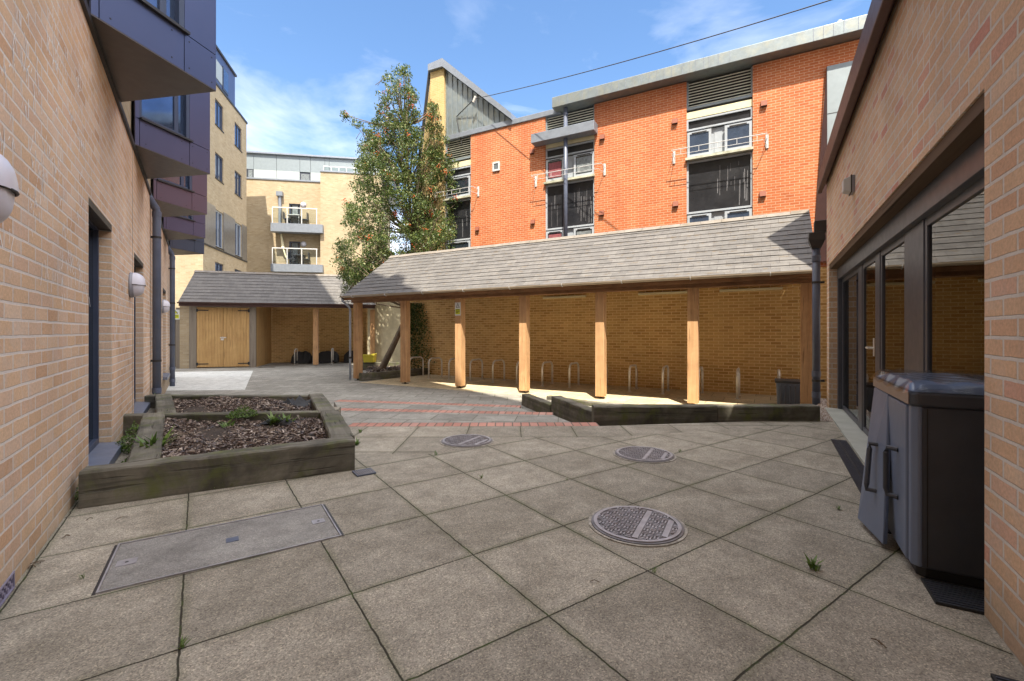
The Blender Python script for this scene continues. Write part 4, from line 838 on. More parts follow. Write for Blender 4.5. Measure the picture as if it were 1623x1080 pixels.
# overhead cable
cb = thing('overhead_cable', 'single dark cable sagging from the zinc tower across the sky', 'cable', 'W', (-1.3, 17.4, 10))
P0, P1 = D(752, 157, 17.35), D(1318, 0, 9.5)
def cab(t): 
    p = P0.lerp(P1, t); p.z -= .55 * 4 * t * (1 - t) * .22; return tuple(p)
MB().tube([cab(i / 20 * 1.9) for i in range(21)], .012, 6).build('wire', M['flash'], cb)
br = thing('cable_bracket', 'thin steel bracket holding the cable on the zinc tower', 'bracket', 'O', (-9.8, OF, 10)); q0 = to_frame('O', P0.x, P0.y)
MB().tube([(q0[0] - 1.0, OF + .02, P0.z - .35), (q0[0], q0[1], P0.z)], .018, 6).tube([(q0[0] - 1.0, OF + .02, P0.z - .4), (q0[0] - .75, OF + .02, P0.z - 1.5)], .014, 6).build('arm', M['iron_dark'], br); MB().tube([(q0[0] - .05, q0[1], P0.z - .12), (q0[0] + .06, q0[1], P0.z + .08)], .05, 8).build('insulator', M['galv'], br)

# ================================================================== BLOCK C and D
TH['C'] = R(12.9) + R(90) - R(0); ORG['C'] = (-16.13, 25.)
# local x along the wall away from the camera, y into the building (left)
CB = thing('cream_apartment_block', 'cream brick flats with blue penthouse storey at the end of the left side', 'building', 'C', (0, 0, 0))
mb = MB(); cw = []
for c0, c1 in ((.0, 0),):
    pass
def Cx(px):                                                # position along the wall from a picture column
    r = (px - 811.5) / 720; return (-16.13 - 25 * r) / (.9748 * r + .2233)
wc = [(Cx(341), Cx(354)), (Cx(372), Cx(383))]
zt = [13.9, 11.05, 8.15]                                    # window heads of the storeys
lev = [(12.35, 13.75), (9.45, 10.85), (5.75, 7.75), (3.0, 4.9)]
ops = []
for z0, z1 in lev:
    for a, b_ in wc: ops.append((min(a, b_), max(a, b_), z0, z1))
xC0, xC1 = -1.98, 4.39
cm = MB(); facade(cm, xC0, xC1, -.5, 14.5, .2, ops); cm.build('brick_wall', M['brick_far'], CB)
MB().box(xC0 + .01, xC1 - .01, .22, 9, -.5, 14.4).build('core', M['flash'], CB)
MB().box(xC0 + .0, xC0 + .2, .2, 9, -.5, 14.5).build('end_wall', M['brick_far'], CB)
MB().box(xC1 - .2, xC1, .2, 9, -.5, 14.5).build('far_end_wall', M['brick_far'], CB)
MB().box(xC0 - .05, xC1 + .06, -.05, 9, 14.5, 14.62).build('parapet_coping', M['flash'], CB)
mp_ = MB(); 
edges = [xC0] + [v for ab in wc for v in (min(ab), max(ab))] + [xC1]
for i in range(0, len(edges), 2): mp_.box(edges[i] + .005, edges[i + 1] - .005, -.03, 0, 5.65, 7.85)
mp_.build_each('metal_panel', plain('bronze_grey_sheet', (.30, .29, .28), .3, .7), CB)
MB().box(xC0, xC1 + .02, -.06, -.0, 5.57, 5.64).build('band_sill', M['flash'], CB)
for (a, b_, z0, z1) in ops:
    f = MB(); f.box(a, a + .07, .06, .13, z0, z1).box(b_ - .07, b_, .06, .13, z0, z1).box(a + .07, b_ - .07, .06, .13, z0, z0 + .07).box(a + .07, b_ - .07, .06, .13, z1 - .07, z1).box((a + b_) / 2 - .03, (a + b_) / 2 + .03, .06, .13, z0 + .07, z1 - .07)
    o = f.build('window', M['upvc'] if z0 < 9 and z0 > 5 else M['frame_blue'], CB); MB().box(a + .07, b_ - .07, .10, .11, z0 + .07, z1 - .07).build('pane', M['pane_sky'], o)
    MB().box(a - .03, b_ + .03, -.04, .1, z0 - .05, z0).build('sill', M['flash'], o)
xp = 2.44
ph = MB(); ph.box(xC0, xp, .02, 8, 14.62, 16.5); ph.build('penthouse', M['clad0'], CB)
MB().box(xC0 - .05, xp + .1, -.06, 8.1, 16.5, 16.62).build('penthouse_roof', M['flash'], CB)
MB().box(xC0, .45, -.01, .02, 14.9, 15.9).build('penthouse_panel', M['zinc_white'], CB)
f = MB(); f.box(.55, 1.35, -.02, .02, 14.75, 16.05); o = f.build('penthouse_window', M['frame_blue'], CB); MB().box(.62, 1.28, -.03, -.021, 14.85, 15.95).build('pane', M['pane_sky'], o)
TH['D'] = R(9.8); ORG['D'] = ((437 - 811.5) / 720 * 31.8, 31.8)
def Dx(px): r = (px - 811.5) / 720; return (ORG['D'][0] - 31.8 * r) / (.17 * r - .985)
def Dz(py, px=440): a = Dx(px); Y = 31.8 + .17 * a; return CH + (525 - py) / 720 * Y
DB = thing('balcony_apartment_block', 'cream brick flats with two glass fronted balconies in the far background', 'building', 'D', (0, 0, 0))
f = MB(); x0, xb0, xb1, x2 = Dx(380), Dx(441), Dx(511), Dx(606)
za, zb_, zc = Dz(286), Dz(277, 511), Dz(256)
dop = [(Dx(458), Dx(476), Dz(357), Dz(322)), (Dx(458), Dx(476), Dz(421), Dz(382))]
f.xf = lambda a, b_, z: (a, 1.6 + b_ if a > xb0 - 1e-3 and a < xb1 + 1e-3 else b_, z)
w0 = MB(); facade(w0, x0, xb0, -.5, za, .3, []); w0.build('left_wall', M['brick_far'], DB)
w0 = MB(lambda a, b_, z: (a, b_, z)); facade(w0, xb0, xb1 + .2, -.5, za, .3, dop); w0.build('recess_wall', M['brick_far'], DB)
w0 = MB(lambda a, b_, z: (a, b_ - .6, z)); facade(w0, xb1, x2, -.5, zb_, .3, []); w0.build('right_wall', M['brick_far'], DB)
MB().box(xb1, xb1 + .3, -.3, .0, -.5, za - .01).box(x2 - .3, x2, .05, 6, -.5, zb_ - .01).build('right_return', M['brick_far'], DB)
MB().box(x0, x2 - .35, 1.55, 6, -.5, za - .1).build('core', M['flash'], DB)
MB().box(x0, xb1 - .02, -.06, 1.6, za, za + .1).box(xb1 - .02, x2 + .05, -.66, 1.6, zb_, zb_ + .1).build('parapet_coping', M['coping'], DB)
pt = MB(); xs_ = [x0, Dx(399), Dx(435.5), Dx(473), Dx(490), Dx(513), Dx(520), Dx(560), x2 + .6]
for a, b_ in zip(xs_, xs_[1:]): pt.box(a + .01, b_ - .01, .35, .5, Dz(268), Dz(243))
pt.build('upper_cladding', M['zinc_pale'], DB)
pt = MB(); 
for a, b_ in ((x0, Dx(388)), (Dx(399), Dx(435.5)), (Dx(435.5), Dx(473)), (Dx(490), Dx(514))): pt.box(a + .01, b_ - .01, .33, .5, za + .1, Dz(268) - .01)
pt.build('lower_cladding', M['zinc_white'], DB)
MB().box(x0, x2 + .6, .51, 6, za + .1, Dz(243)).build('penthouse_core', M['pipe'], DB)
MB().box(x0 - .1, x2 + .8, .2, 6.2, Dz(243), Dz(240.5)).build('penthouse_roof', M['coping'], DB)
for a, b_, z0, z1 in ((Dx(389), Dx(398.5), za + .12, Dz(268) - .02), (Dx(473.5), Dx(489.5), za + .12, Dz(270)), (Dx(521), Dx(534), zb_ + .12, Dz(270)), (Dx(541), Dx(556), zb_ + .12, Dz(270))):
    f = MB(); f.box(a, b_, .36, .46, z0, z1); o = f.build('penthouse_window', M['frame'], DB); MB().box(a + .06, b_ - .06, .345, .355, z0 + .06, z1 - .06).build('pane', M['curtain_w'], o)
for a, b_, z0, z1 in dop:
    f = MB(); f.box(a, a + .07, .08, .16, z0, z1).box(b_ - .07, b_, .08, .16, z0, z1).box(a + .07, b_ - .07, .08, .16, z1 - .07, z1).box(a + .07, b_ - .07, .08, .16, z0, z0 + .07); o = f.build('door', M['frame_blue'], DB); MB().box(a + .07, b_ - .07, .12, .13, z0 + .07, z1 - .07).build('pane', M['pane'], o); MB().box(a + .2, b_ - .2, .10, .115, z0 + .1, z1 - .1).build('curtain', M['curtain_w'], o)
for k, (yt, yb) in enumerate(((358, 371), (421, 433))):
    zt_, zb2 = Dz(yt), Dz(yb); a, b_ = Dx(436), Dx(516)
    bl = thing('balcony', ['upper balcony with potted plants and garden chairs', 'lower balcony with folded parasol, hanging basket and dark table'][k], 'balcony', 'D', (a, -.6, zb2), 'glass fronted balconies')
    MB().box(a, b_, -.9, -.27, zb2, zt_).box(a + .02, xb1, -.27, -.01, zb2 + .05, zt_ - .02).build('slab', M['coping'], bl)
    zr_ = zt_ + 1.05
    rl = MB(); rl.box(a + .08, b_ - .35, -.86, -.81, zr_, zr_ + .06)
    for t in (0, .33, .66, 1): x = a + .1 + (b_ - a - .5) * t; rl.box(x - .025, x + .025, -.86, -.82, zt_, zr_)
    rl.build('railing', M['white'], bl); MB().box(a + .1, b_ - .38, -.845, -.835, zt_ + .08, zr_ - .04).build('glass_panel', M['balcony_glass'], bl)
    # furniture
    t_ = thing('garden_table', ['small round garden table on the upper balcony', 'dark rectangular table on the lower balcony'][k], 'table', 'D', (Dx(474), -.2, zt_))
    tm = [M['white'], M['bin_dark']][k]
    tx = Dx(468) if k == 0 else Dx(475)
    MB().box(tx - .4, tx + .4, -.5, .1, zt_ + .68, zt_ + .73).build('tabletop', tm, t_)
    for dx in (-.35, .35):
        for dy in (-.45, .05): MB().box(tx + dx - .02, tx + dx + .02, dy, dy + .04, zt_ - .02, zt_ + .68).build('leg', tm, t_)
    for j, cx in enumerate(((Dx(456), Dx(484)) if k == 0 else (Dx(464), Dx(486)))):
        c = thing('garden_chair', 'chair ' + ['left of the white table on the upper balcony', 'right of the white table on the upper balcony', 'left of the dark table on the lower balcony', 'right of the dark table on the lower balcony'][k * 2 + j], 'chair', 'D', (cx, -.2, zt_), 'balcony chairs')
        cmt = [M['frame'], M['bin_dark']][k] if j else M['frame']
        MB().box(cx - .22, cx + .22, -.4, .05, zt_ + .43, zt_ + .47).build('seat', cmt, c); s = 1 if j else -1
        MB().box(cx + s * .20 - .02, cx + s * .20 + .02, -.4, .05, zt_ + .47, zt_ + .92).build('backrest', cmt, c)
        for dx in (-.2, .18):
            for dy in (-.4, .02): MB().box(cx + dx, cx + dx + .025, dy, dy + .025, zt_ - .02, zt_ + .43).build('leg', cmt, c)
    bl_ = thing('wall_light', ['round white light on the wall of the upper balcony', 'round white light on the wall of the lower balcony'][k], 'wall light', 'D', (Dx(481), 0, zt_ + 1.6), 'round balcony lights')
    MB().lathe([(0, -.0), (.18, .0), (.16, .08), (.08, .13), (0, .14)], (Dx(481), 0, zt_ + 1.55), 16, 'y').build('diffuser', M['light_w'], bl_, smooth=True); MB().lathe([(0, -.0), (.2, .0), (.2, .02), (0, .02)], (Dx(481), 0, zt_ + 1.55), 16, 'y').build('back_plate', M['light_g'], bl_)
pb = thing('parasol', 'folded cream parasol leaning on the lower balcony', 'parasol', 'D', (Dx(452), -.4, Dz(421))); MB().tube([(Dx(460), -.5, Dz(419)), (Dx(451), -.3, Dz(395))], .05, 8).tube([(Dx(451), -.3, Dz(395)), (Dx(447), -.2, Dz(372))], .12, 8, .05).build('canopy', M['cream'], pb); MB().tube([(Dx(460.3), -.5, Dz(420.5)), (Dx(460), -.5, Dz(418))], .03, 6).build('pole', M['white'], pb)
rp_ = thing('downpipe', 'grey rainwater pipe with hopper between the two balconies and the dark wall', 'downpipe', 'D', (Dx(444), -.12, 0), 'drain pipes on the walls'); MB().tube([(Dx(444.5), -.12, Dz(371)), (Dx(444.5), -.12, Dz(306))], .10, 10).build('pipe', M['coping'], rp_); MB().box(Dx(444.5) - .2, Dx(444.5) + .2, -.3, -.01, Dz(312), Dz(305)).build('hopper', M['coping'], rp_)
# fence rail on roof terrace
rt = thing('terrace_railing', 'white terrace railing on top of the cream flats', 'railing', 'D', (Dx(515), -.2, zb_)); rr = MB(); rr.box(Dx(514), x2, -.22, -.17, zb_ + .5, zb_ + .56); [rr.box(Dx(514 + 12 * i) - .02, Dx(514 + 12 * i) + .02, -.22, -.18, zb_ + .1, zb_ + .5) for i in range(8)]; rr.build('rail', M['white'], rt); MB().box(Dx(515), x2, -.20, -.19, zb_ + .12, zb_ + .48).build('glass_panel', M['balcony_glass'], rt)

# cream wall behind the tree
cwall = thing('garden_wall', 'sunlit cream rendered wall behind the leaning tree trunk', 'wall', 'W', (-4.5, 20.3, FZ)); MB().box(-6.55, -.2, 20.6, 20.8, -.5, 2.7).build('render', M['cream_wall'], cwall); MB().box(-6.58, -.2, 20.56, 20.84, 2.7, 2.78).build('coping', M['concrete'], cwall)

# ================================================================== FOLIAGE helpers
def leafmesh(name, centers, sizes, mat, parent=None, seed=1, aspect=.42, tilt=1.0, base=Vector()):
    r = np.random.RandomState(seed); n = len(centers); C_ = np.array(centers) - np.array(base); s = np.array(sizes)[:, None]
    d = r.normal(size=(n, 3)); d[:, 2] *= tilt; d /= np.linalg.norm(d, axis=1)[:, None]; e = r.normal(size=(n, 3)); w_ = np.cross(d, e); w_ /= np.linalg.norm(w_, axis=1)[:, None]
    nn = np.cross(d, w_)
    V_ = np.stack([C_ - d * s * .5, C_ + w_ * s * aspect * .5 + nn * s * .06, C_ + d * s * .5, C_ - w_ * s * aspect * .5 + nn * s * .06], 1).reshape(-1, 3)
    me = bpy.data.meshes.new(name); me.vertices.add(n * 4); me.vertices.foreach_set('co', V_.ravel()); me.loops.add(n * 4); me.loops.foreach_set('vertex_index', np.arange(n * 4))
    me.polygons.add(n); me.polygons.foreach_set('loop_start', np.arange(n) * 4); me.polygons.foreach_set('loop_total', np.full(n, 4)); me.update(); me.validate(); me.materials.append(mat)
    o = bpy.data.objects.new(name, me); COL.objects.link(o)
    if parent: o.parent = parent
    return o
# ---- tree
TR = thing('berry_tree', 'tall evergreen tree with orange berries leaning from the bed behind the shelter', 'tree', 'W', (-4.65, 16.0, -.3)); tb_ = Vector((-4.65, 16.0, -.3))
trunk = [D(600, 592, 15.9), D(606, 583, 16.05), D(620, 555, 16.4), D(634, 525, 16.9), D(648, 490, 17.5), D(654, 440, 18.0), D(652, 370, 18.3), D(648, 290, 18.4), D(642, 200, 18.4), D(640, 118, 18.4)]
tm = MB(); tm.tube(trunk, .135, 12, .02)
outline = [(104, 632, 650), (125, 598, 660), (150, 594, 668), (175, 588, 668), (200, 584, 668), (230, 568, 672), (265, 558, 680), (300, 552, 690), (330, 546, 704), (360, 538, 728), (390, 530, 722), (415, 524, 716), (440, 538, 640)]
side = [(165, 686, 694), (200, 676, 702), (240, 676, 716), (270, 676, 722), (300, 676, 734), (330, 672, 738), (360, 660, 730), (400, 660, 722)]
def span(ol, y):
    for (ya, a, b_), (yb, c, d_) in zip(ol, ol[1:]):
        if ya <= y <= yb: t = (y - ya) / (yb - ya); return a + (c - a) * t, b_ + (d_ - b_) * t
rr = random.Random(3); cl_ = []
def put(x, y, half): 
    Y = 18.2 + rr.uniform(-1, 1) * min(2.0, half * .025); return D(x, y, Y)
tries = 0
while len(cl_) < 740 and tries < 20000:
    tries += 1; y = 104 + (448 - 104) * rr.random() ** .8; s = span(outline, min(y, 440))
    if not s: continue
    wdt = s[1] - s[0]; x = rr.uniform(s[0] + min(8, wdt * .15), s[1] - min(8, wdt * .15))
    if y < 170 and rr.random() < .35: continue
    if math.sin(x * .11 + 2) * math.sin(y * .085 + x * .02) > .75: continue
    cl_.append((put(x, y, (s[1] - s[0]) / 2), rr.uniform(.16, .36) * (.7 if y < 200 else 1)))
tries = 0; n0 = len(cl_)
while len(cl_) < n0 + 130 and tries < 5000:
    tries += 1; y = rr.uniform(165, 400); s = span(side, y)
    if s: cl_.append((put(rr.uniform(*s), y, 20), rr.uniform(.15, .3)))
for i in range(16): t = rr.random(); cl_.append((put(590 - 46 * t, 212 - 30 * t + rr.uniform(-6, 6), 6), rr.uniform(.1, .2)))
for i in range(26): cl_.append((put(rr.uniform(545, 610), rr.uniform(410, 462), 20), rr.uniform(.15, .28)))
cen, siz = [], []
for c, r in cl_:
    n = int(84 * (r / .3) ** 2) + 12
    for _ in range(n):
        v = Vector((rr.gauss(0, 1), rr.gauss(0, 1), rr.gauss(0, .8))); v = v.normalized() * r * rr.random() ** .45; cen.append(tuple(c + v)); siz.append(rr.uniform(.06, .125))
cr = leafmesh('crown', cen, siz, M['leaf'], TR, 5, .45, base=tb_)
for c, r in cl_[::5]:
    k = min(range(len(trunk)), key=lambda i: abs(trunk[i].z - (c.z - 1.2))); k = max(k, 4); s = trunk[k]
    mid = s.lerp(c, .5) + Vector((rr.uniform(-.1, .1), rr.uniform(-.1, .1), -.15)); tm.tube([tuple(s), tuple(mid), tuple(c)], .035, 5, .008)
for c, r in cl_[2::4]:
    for j in range(2): tm.tube([tuple(c + Vector((rr.uniform(-.3, .3), rr.uniform(-.3, .3), -.4))), tuple(c + Vector((rr.uniform(-.1, .1), 0, .1)))], .011, 4, .005)
BASE[TR.name] = tb_; tm.build('trunk', M['bark'], TR, smooth=True, fix=False)
bb = MB()
for i in range(90):
    c, r = rr.choice(cl_); 
    if c.z > 10.9 or c.z < 3.2: continue
    q = c + Vector((rr.uniform(-.2, .2), -r * .9, rr.uniform(-.1, .2)))
    for j in range(rr.randint(6, 15)):
        p = q + Vector((rr.gauss(0, .065), rr.gauss(0, .05), rr.gauss(0, .055))); rad_ = .024
        i0 = bb.V(*[tuple(p + Vector(o) * rad_) for o in ((1, 0, 0), (-1, 0, 0), (0, 1, 0), (0, -1, 0), (0, 0, 1), (0, 0, -1))])
        for f in ((0, 2, 4), (2, 1, 4), (1, 3, 4), (3, 0, 4), (2, 0, 5), (1, 2, 5), (3, 1, 5), (0, 3, 5)): bb.f.append(tuple(i0 + k for k in f)); bb.mi.append(0)
be = bb.build('berry_cluster', M['berry'], TR, smooth=True, fix=False); be['kind'] = 'stuff'

r = random.Random(21); c, z_ = [], []
for i in range(2600):
    h = r.random() ** .7 * 2.5; x = -11.3 + r.random() ** 1.4 * (1.35 - .25 * h) * r.uniform(.6, 1.1); p = to_world('B', (x, 12.36 - r.uniform(0, .07), FZ + h)); c.append(tuple(p)); z_.append(r.uniform(.04, .09))
tag(leafmesh('ivy', c, z_, M['leaf'], None, 9, .7), 'green ivy creeping on the left end of the shelter back wall', 'ivy', None, 'stuff')

# ================================================================== BEDS
def sleeper(p, q, w_, z0, z1, label, grp, mat='sleeper', side=1, z1b=None):
    """timber from p to q (outer face), thickness w_ to the left of p->q when side=1"""
    p, q = Vector(p[:2]), Vector(q[:2]); L_ = (q - p).length; a = math.atan2(q.y - p.y, q.x - p.x)
    o = thing('timber_sleeper', label, 'sleeper', 'W', (p.x, p.y, 0), grp); o.rotation_euler = (0, 0, a); BASE[o.name] = Vector()
    n = max(6, int(L_ / .12)); bm = bmesh.new(); r = random.Random(int(p.x * 100 + q.y * 10)); vs = []
    for i in range(n + 1):
        x = L_ * i / n; y0, y1 = (0, w_) if side > 0 else (-w_, 0); zt_ = z1 if z1b is None else z1 + (z1b - z1) * i / n
        c = .012; ring = []
        for (yy, zz) in ((y0, z0), (y1, z0), (y1, zt_ - c), (y1 - c, zt_), (y0 + c, zt_), (y0, zt_ - c)):
            ring.append(bm.verts.new((x + (r.uniform(-.002, .002)), yy + r.uniform(-.004, .004), zz + (r.uniform(-.004, .004) if zz > z0 else 0))))
        vs.append(ring)
    for a_, b_ in zip(vs, vs[1:]):
        for k in range(6): bm.faces.new((a_[k], a_[(k + 1) % 6], b_[(k + 1) % 6], b_[k]))
    bm.faces.new(vs[0]); bm.faces.new(vs[-1][::-1]); bmesh.ops.recalc_face_normals(bm, faces=bm.faces)
    me = bpy.data.meshes.new('timber'); bm.to_mesh(me); bm.free(); me.materials.append(M[mat]); t_ = bpy.data.objects.new('timber', me); COL.objects.link(t_); t_.parent = o
    return o
gB = 'old railway sleepers edging the mulch beds'
F0, F1 = (-2.80, 2.935), (-1.30, 3.76)
sleeper(F0, F1, .17, 0, .235, 'long mossy sleeper across the front of the nearer mulch bed', gB, z1b=.25)
fo = Vector((F1[0], F1[1]))
sleeper((-1.36, 3.93), (-2.00, 5.25), .20, 0, .245, 'sleeper along the right edge of the nearer mulch bed', gB)
sleeper((-2.02, 5.25), (-2.82, 6.78), .20, 0, .225, 'sleeper along the right edge of the rear mulch bed', gB)
sleeper((-4.32, 4.98), (-2.12, 5.20), .13, 0, .225, 'sleeper crossing between the two mulch beds', gB)
sleeper((-2.68, 3.15), (-4.06, 5.00), .19, 0, .24, 'sleeper along the left edge of the nearer mulch bed', gB, side=-1)
sleeper((-4.02, 5.13), (-5.38, 6.85), .19, 0, .20, 'sleeper along the left edge of the rear mulch bed', gB, side=-1)
sleeper((-5.5, 6.80), (-2.98, 6.74), .13, -.05, .185, 'sleeper closing the far end of the rear mulch bed', gB)
gS = 'sleepers edging the steps and shelter'
sleeper((1.05, 5.79), (2.62, 5.79), .20, -.3, .185, 'left part of the long dark sleeper before the shelter', gS, z1b=.19)
sleeper((2.625, 5.79), (3.93, 5.79), .20, -.3, .19, 'right part of the long dark sleeper before the shelter', gS)
sleeper((.68, 7.85), (1.14, 6.22), .17, -.4, .03, 'middle sleeper stepping down beside the flight', gS, side=1, mat='sleeper')
sleeper((.20, 9.32), (.66, 7.95), .17, -.5, -.14, 'mossy sleeper at the foot of the flight by the fourth post', gS, side=1)
a_, b_ = to_world('B', (-4.3, 9.1, 0)), to_world('B', (-2.6, 8.6, 0)); sleeper(a_, b_, .12, -.5, -.28, 'thin sleeper along the front of the shelter floor', gS)
a_, b_ = to_world('B', (-10.75, 9.72, 0)), to_world('B', (-10.4, 12.35, 0)); sleeper(a_, b_, .16, -.5, -.14, 'dark sleeper holding the tree bed at the left of the shelter', gS)
a_, b_ = (-6.1, 17.6), (-4.2, 17.6); sleeper(a_, b_, .16, -.5, -.06, 'weathered sleeper behind the leaning tree trunk', gS)
def inpoly(x, y, P):
    c = False; n = len(P)
    for i in range(n):
        (x1, y1), (x2, y2) = P[i], P[(i + 1) % n]
        if (y1 > y) != (y2 > y) and x < (x2 - x1) * (y - y1) / (y2 - y1) + x1: c = not c
    return c
def mulch(P, z, n, label, seed, size=(.025, .085), mound=.03):
    r = random.Random(seed); mb = MB(); xs = [p[0] for p in P]; ys = [p[1] for p in P]
    mb.prism(P, z - .15, z - .012); mb.m = 1
    hgt = lambda x, y: z + mound * (math.sin(x * 3.1 + seed) * math.cos(y * 2.7) + .5 * math.sin(x * 9 + y * 7))
    k = 0
    while k < n:
        x, y = r.uniform(min(xs), max(xs)), r.uniform(min(ys), max(ys))
        if not inpoly(x, y, P): continue
        k += 1; L_ = r.uniform(*size) * r.choice((.6, 1, 1)); w_ = L_ * r.uniform(.12, .35); a = r.uniform(0, 6.28); ti = r.gauss(0, .25); ro = r.gauss(0, .4)
        d = Vector((math.cos(a) * math.cos(ti), math.sin(a) * math.cos(ti), math.sin(ti))); s = Vector((-math.sin(a), math.cos(a), math.tan(ro) * .6)).normalized(); c = Vector((x, y, hgt(x, y) + r.uniform(-.012, .018)))
        th = d.cross(s) * .004
        mb.hexa([tuple(c - d * L_ / 2 - s * w_ / 2 - th), tuple(c + d * L_ / 2 - s * w_ / 3 - th), tuple(c + d * L_ / 2 + s * w_ / 3 - th), tuple(c - d * L_ / 2 + s * w_ / 2 - th),
                 tuple(c - d * L_ / 2 - s * w_ / 2 + th), tuple(c + d * L_ / 2 - s * w_ / 3 + th), tuple(c + d * L_ / 2 + s * w_ / 3 + th), tuple(c - d * L_ / 2 + s * w_ / 2 + th)])
    o = mb.build('bark_mulch', [M['soil'], M['chip']], None, fix=False); tag(o, label, 'mulch', None, 'stuff'); return o
mulch([(-2.55, 3.22), (-1.47, 3.80), (-2.13, 5.20), (-3.90, 4.98)], .145, 9500, 'brown bark chips filling the nearer raised bed', 1, (.02, .08))
mulch([(-3.95, 5.14), (-2.2, 5.33), (-2.95, 6.74), (-5.2, 6.80)], .13, 6500, 'brown bark chips filling the rear raised bed', 2, (.02, .08))
q = [to_world('B', v) for v in ((-13.2, 12.2, 0), (-11.5, 10.8, 0), (-10.85, 9.85, 0), (-10.55, 12.9, 0), (-13.2, 13.4, 0))]; mulch([(p.x, p.y) for p in q], -.22, 900, 'dark leaf litter and sticks around the tree foot', 3, (.08, .35))
mulch([(.92, 7.75), (1.25, 6.02), (3.9, 6.02), (4.2, 7.6), (2.9, 8.0), (.5, 9.3)], -.30, 2500, 'dark mulch in the sunken bed behind the long sleeper', 4)
# gravel by the building corner
gm = MB(); r = random.Random(5); P = [(3.94, 5.80), (4.35, 5.70), (4.75, 6.4), (5.35, 7.6), (5.2, 7.75), (4.05, 5.99), (3.95, 5.99)]
gm.prism(P, -.4, -.01); gm.m = 1
k = 0
while k < 3000:
    x, y = r.uniform(3.9, 5.4), r.uniform(5.6, 7.8)
    if not inpoly(x, y, P): continue
    k += 1; s = r.uniform(.008, .022); c = Vector((x, y, r.uniform(-.008, .006))); i0 = gm.V(*[tuple(c + Vector(o) * s * r.uniform(.7, 1.2)) for o in ((1, 0, 0), (-1, 0, 0), (0, 1, 0), (0, -1, 0), (0, 0, .8), (0, 0, -.6))])
    for f in ((0, 2, 4), (2, 1, 4), (1, 3, 4), (3, 0, 4), (2, 0, 5), (1, 2, 5), (3, 1, 5), (0, 3, 5)): gm.f.append(tuple(i0 + q for q in f)); gm.mi.append(1)
tag(gm.build('gravel', [M['gravel'], M['stone']], None, fix=False), 'pinkish gravel strip at the corner of the glazed building', 'gravel', None, 'stuff')
# plastic membrane scraps
def scrap(c, lx, ly, h, label, seed):
    r = random.Random(seed); n = 9; mb = MB(); g = [[None] * (n + 1) for _ in range(n + 1)]
    for i in range(n + 1):
        for j in range(n + 1): g[i][j] = (c[0] + (i / n - .5) * lx + r.uniform(-.012, .012), c[1] + (j / n - .5) * ly + r.uniform(-.012, .012) + .05 * math.sin(i), c[2] + h * math.sin(math.pi * i / n) * math.sin(math.pi * j / n) * r.uniform(.3, 1.2) * (1.3 if i % 2 else .6))
    for i in range(n):
        for j in range(n): mb.face(g[i][j], g[i + 1][j], g[i + 1][j + 1], g[i][j + 1])
    o = mb.build('weed_membrane', M['black_pl'], None, smooth=True); tag(o, label, 'membrane', 'loose black membrane scraps'); return o
scrap((-2.95, 6.25, .13), .62, .35, .11, 'crumpled black membrane sticking out of the rear mulch bed', 1); scrap((-2.45, 4.93, .15), .55, .14, .07, 'strip of black membrane along the cross sleeper', 2)
scrap((2.5, 6.6, -.18), 1.1, .5, .1, 'black membrane fold in the sunken bed behind the long sleeper', 3)
# ---- weeds
def weed(x, y, z, h, n, label, seed, kind='tuft'):
    r = random.Random(seed); c, s = [], []; o = thing('weed', label, 'weed', 'W', (x, y, z), 'weeds in the paving and beds'); mb = MB()
    for i in range(n):
        a = r.uniform(0, 6.28); l = h * r.uniform(.5, 1.1); lean = r.uniform(.3, 1.1); d = Vector((math.cos(a) * lean, math.sin(a) * lean, 1)).normalized(); b0 = Vector((x + r.uniform(-.25, .25) * h, y + r.uniform(-.25, .25) * h, z))
        w_ = l * (.14 if kind == 'tuft' else .24); sd = Vector((-math.sin(a), math.cos(a), 0)); tip = b0 + d * l + Vector((math.cos(a), math.sin(a), 0)) * l * .25
        m1 = b0 + d * l * .55
        mb.face(tuple(b0 - sd * w_ * .2), tuple(b0 + sd * w_ * .2), tuple(m1 + sd * w_ * .5), tuple(m1 - sd * w_ * .5)); mb.face(tuple(m1 - sd * w_ * .5), tuple(m1 + sd * w_ * .5), tuple(tip))
    mb.build('leaves', M['weed'], o, fix=False); return o
def fern(x, y, z, w_, h, n, label, seed):
    r = random.Random(seed); c, s = [], []
    for i in range(n): a = r.uniform(0, 6.28); q = r.random() ** .6; c.append((x + math.cos(a) * w_ * q, y + math.sin(a) * w_ * q, z + h * r.random() * (1.1 - q))); s.append(r.uniform(.012, .03))
    o = leafmesh('weed_clump', c, s, M['weed'], None, seed, .5); tag(o, label, 'weed', 'weeds in the paving and beds'); return o
fern(-3.03, 5.12, .20, .17, .12, 900, 'bushy light green weed growing over the cross sleeper', 11)
weed(-3.0, 4.80, .12, .12, 16, 'bright green weed in the mulch below the cross sleeper', 12, 'leaf'); weed(-2.58, 4.92, .13, .16, 24, 'leafy weed at the right part of the cross sleeper', 13, 'leaf'); weed(-2.43, 4.9, .13, .15, 18, 'second leafy weed beside the black membrane strip', 14, 'leaf')
weed(-2.95, 3.72, .14, .22, 34, 'tall thin weed leaning over the left sleeper of the nearer bed', 15)
fern(-2.96, 3.14, .02, .15, .11, 1000, 'ferny weed in front of the nearest window sill', 16); fern(-3.12, 3.72, .02, .10, .12, 800, 'ferny weed growing between sill and sleeper', 17); fern(-3.62, 4.35, .02, .16, .26, 1500, 'bushy green weed between wall and left sleeper', 18)
fern(-5.6, 7.1, -.25, .16, .45, 700, 'straggly weed at the foot of the large downpipe', 19)
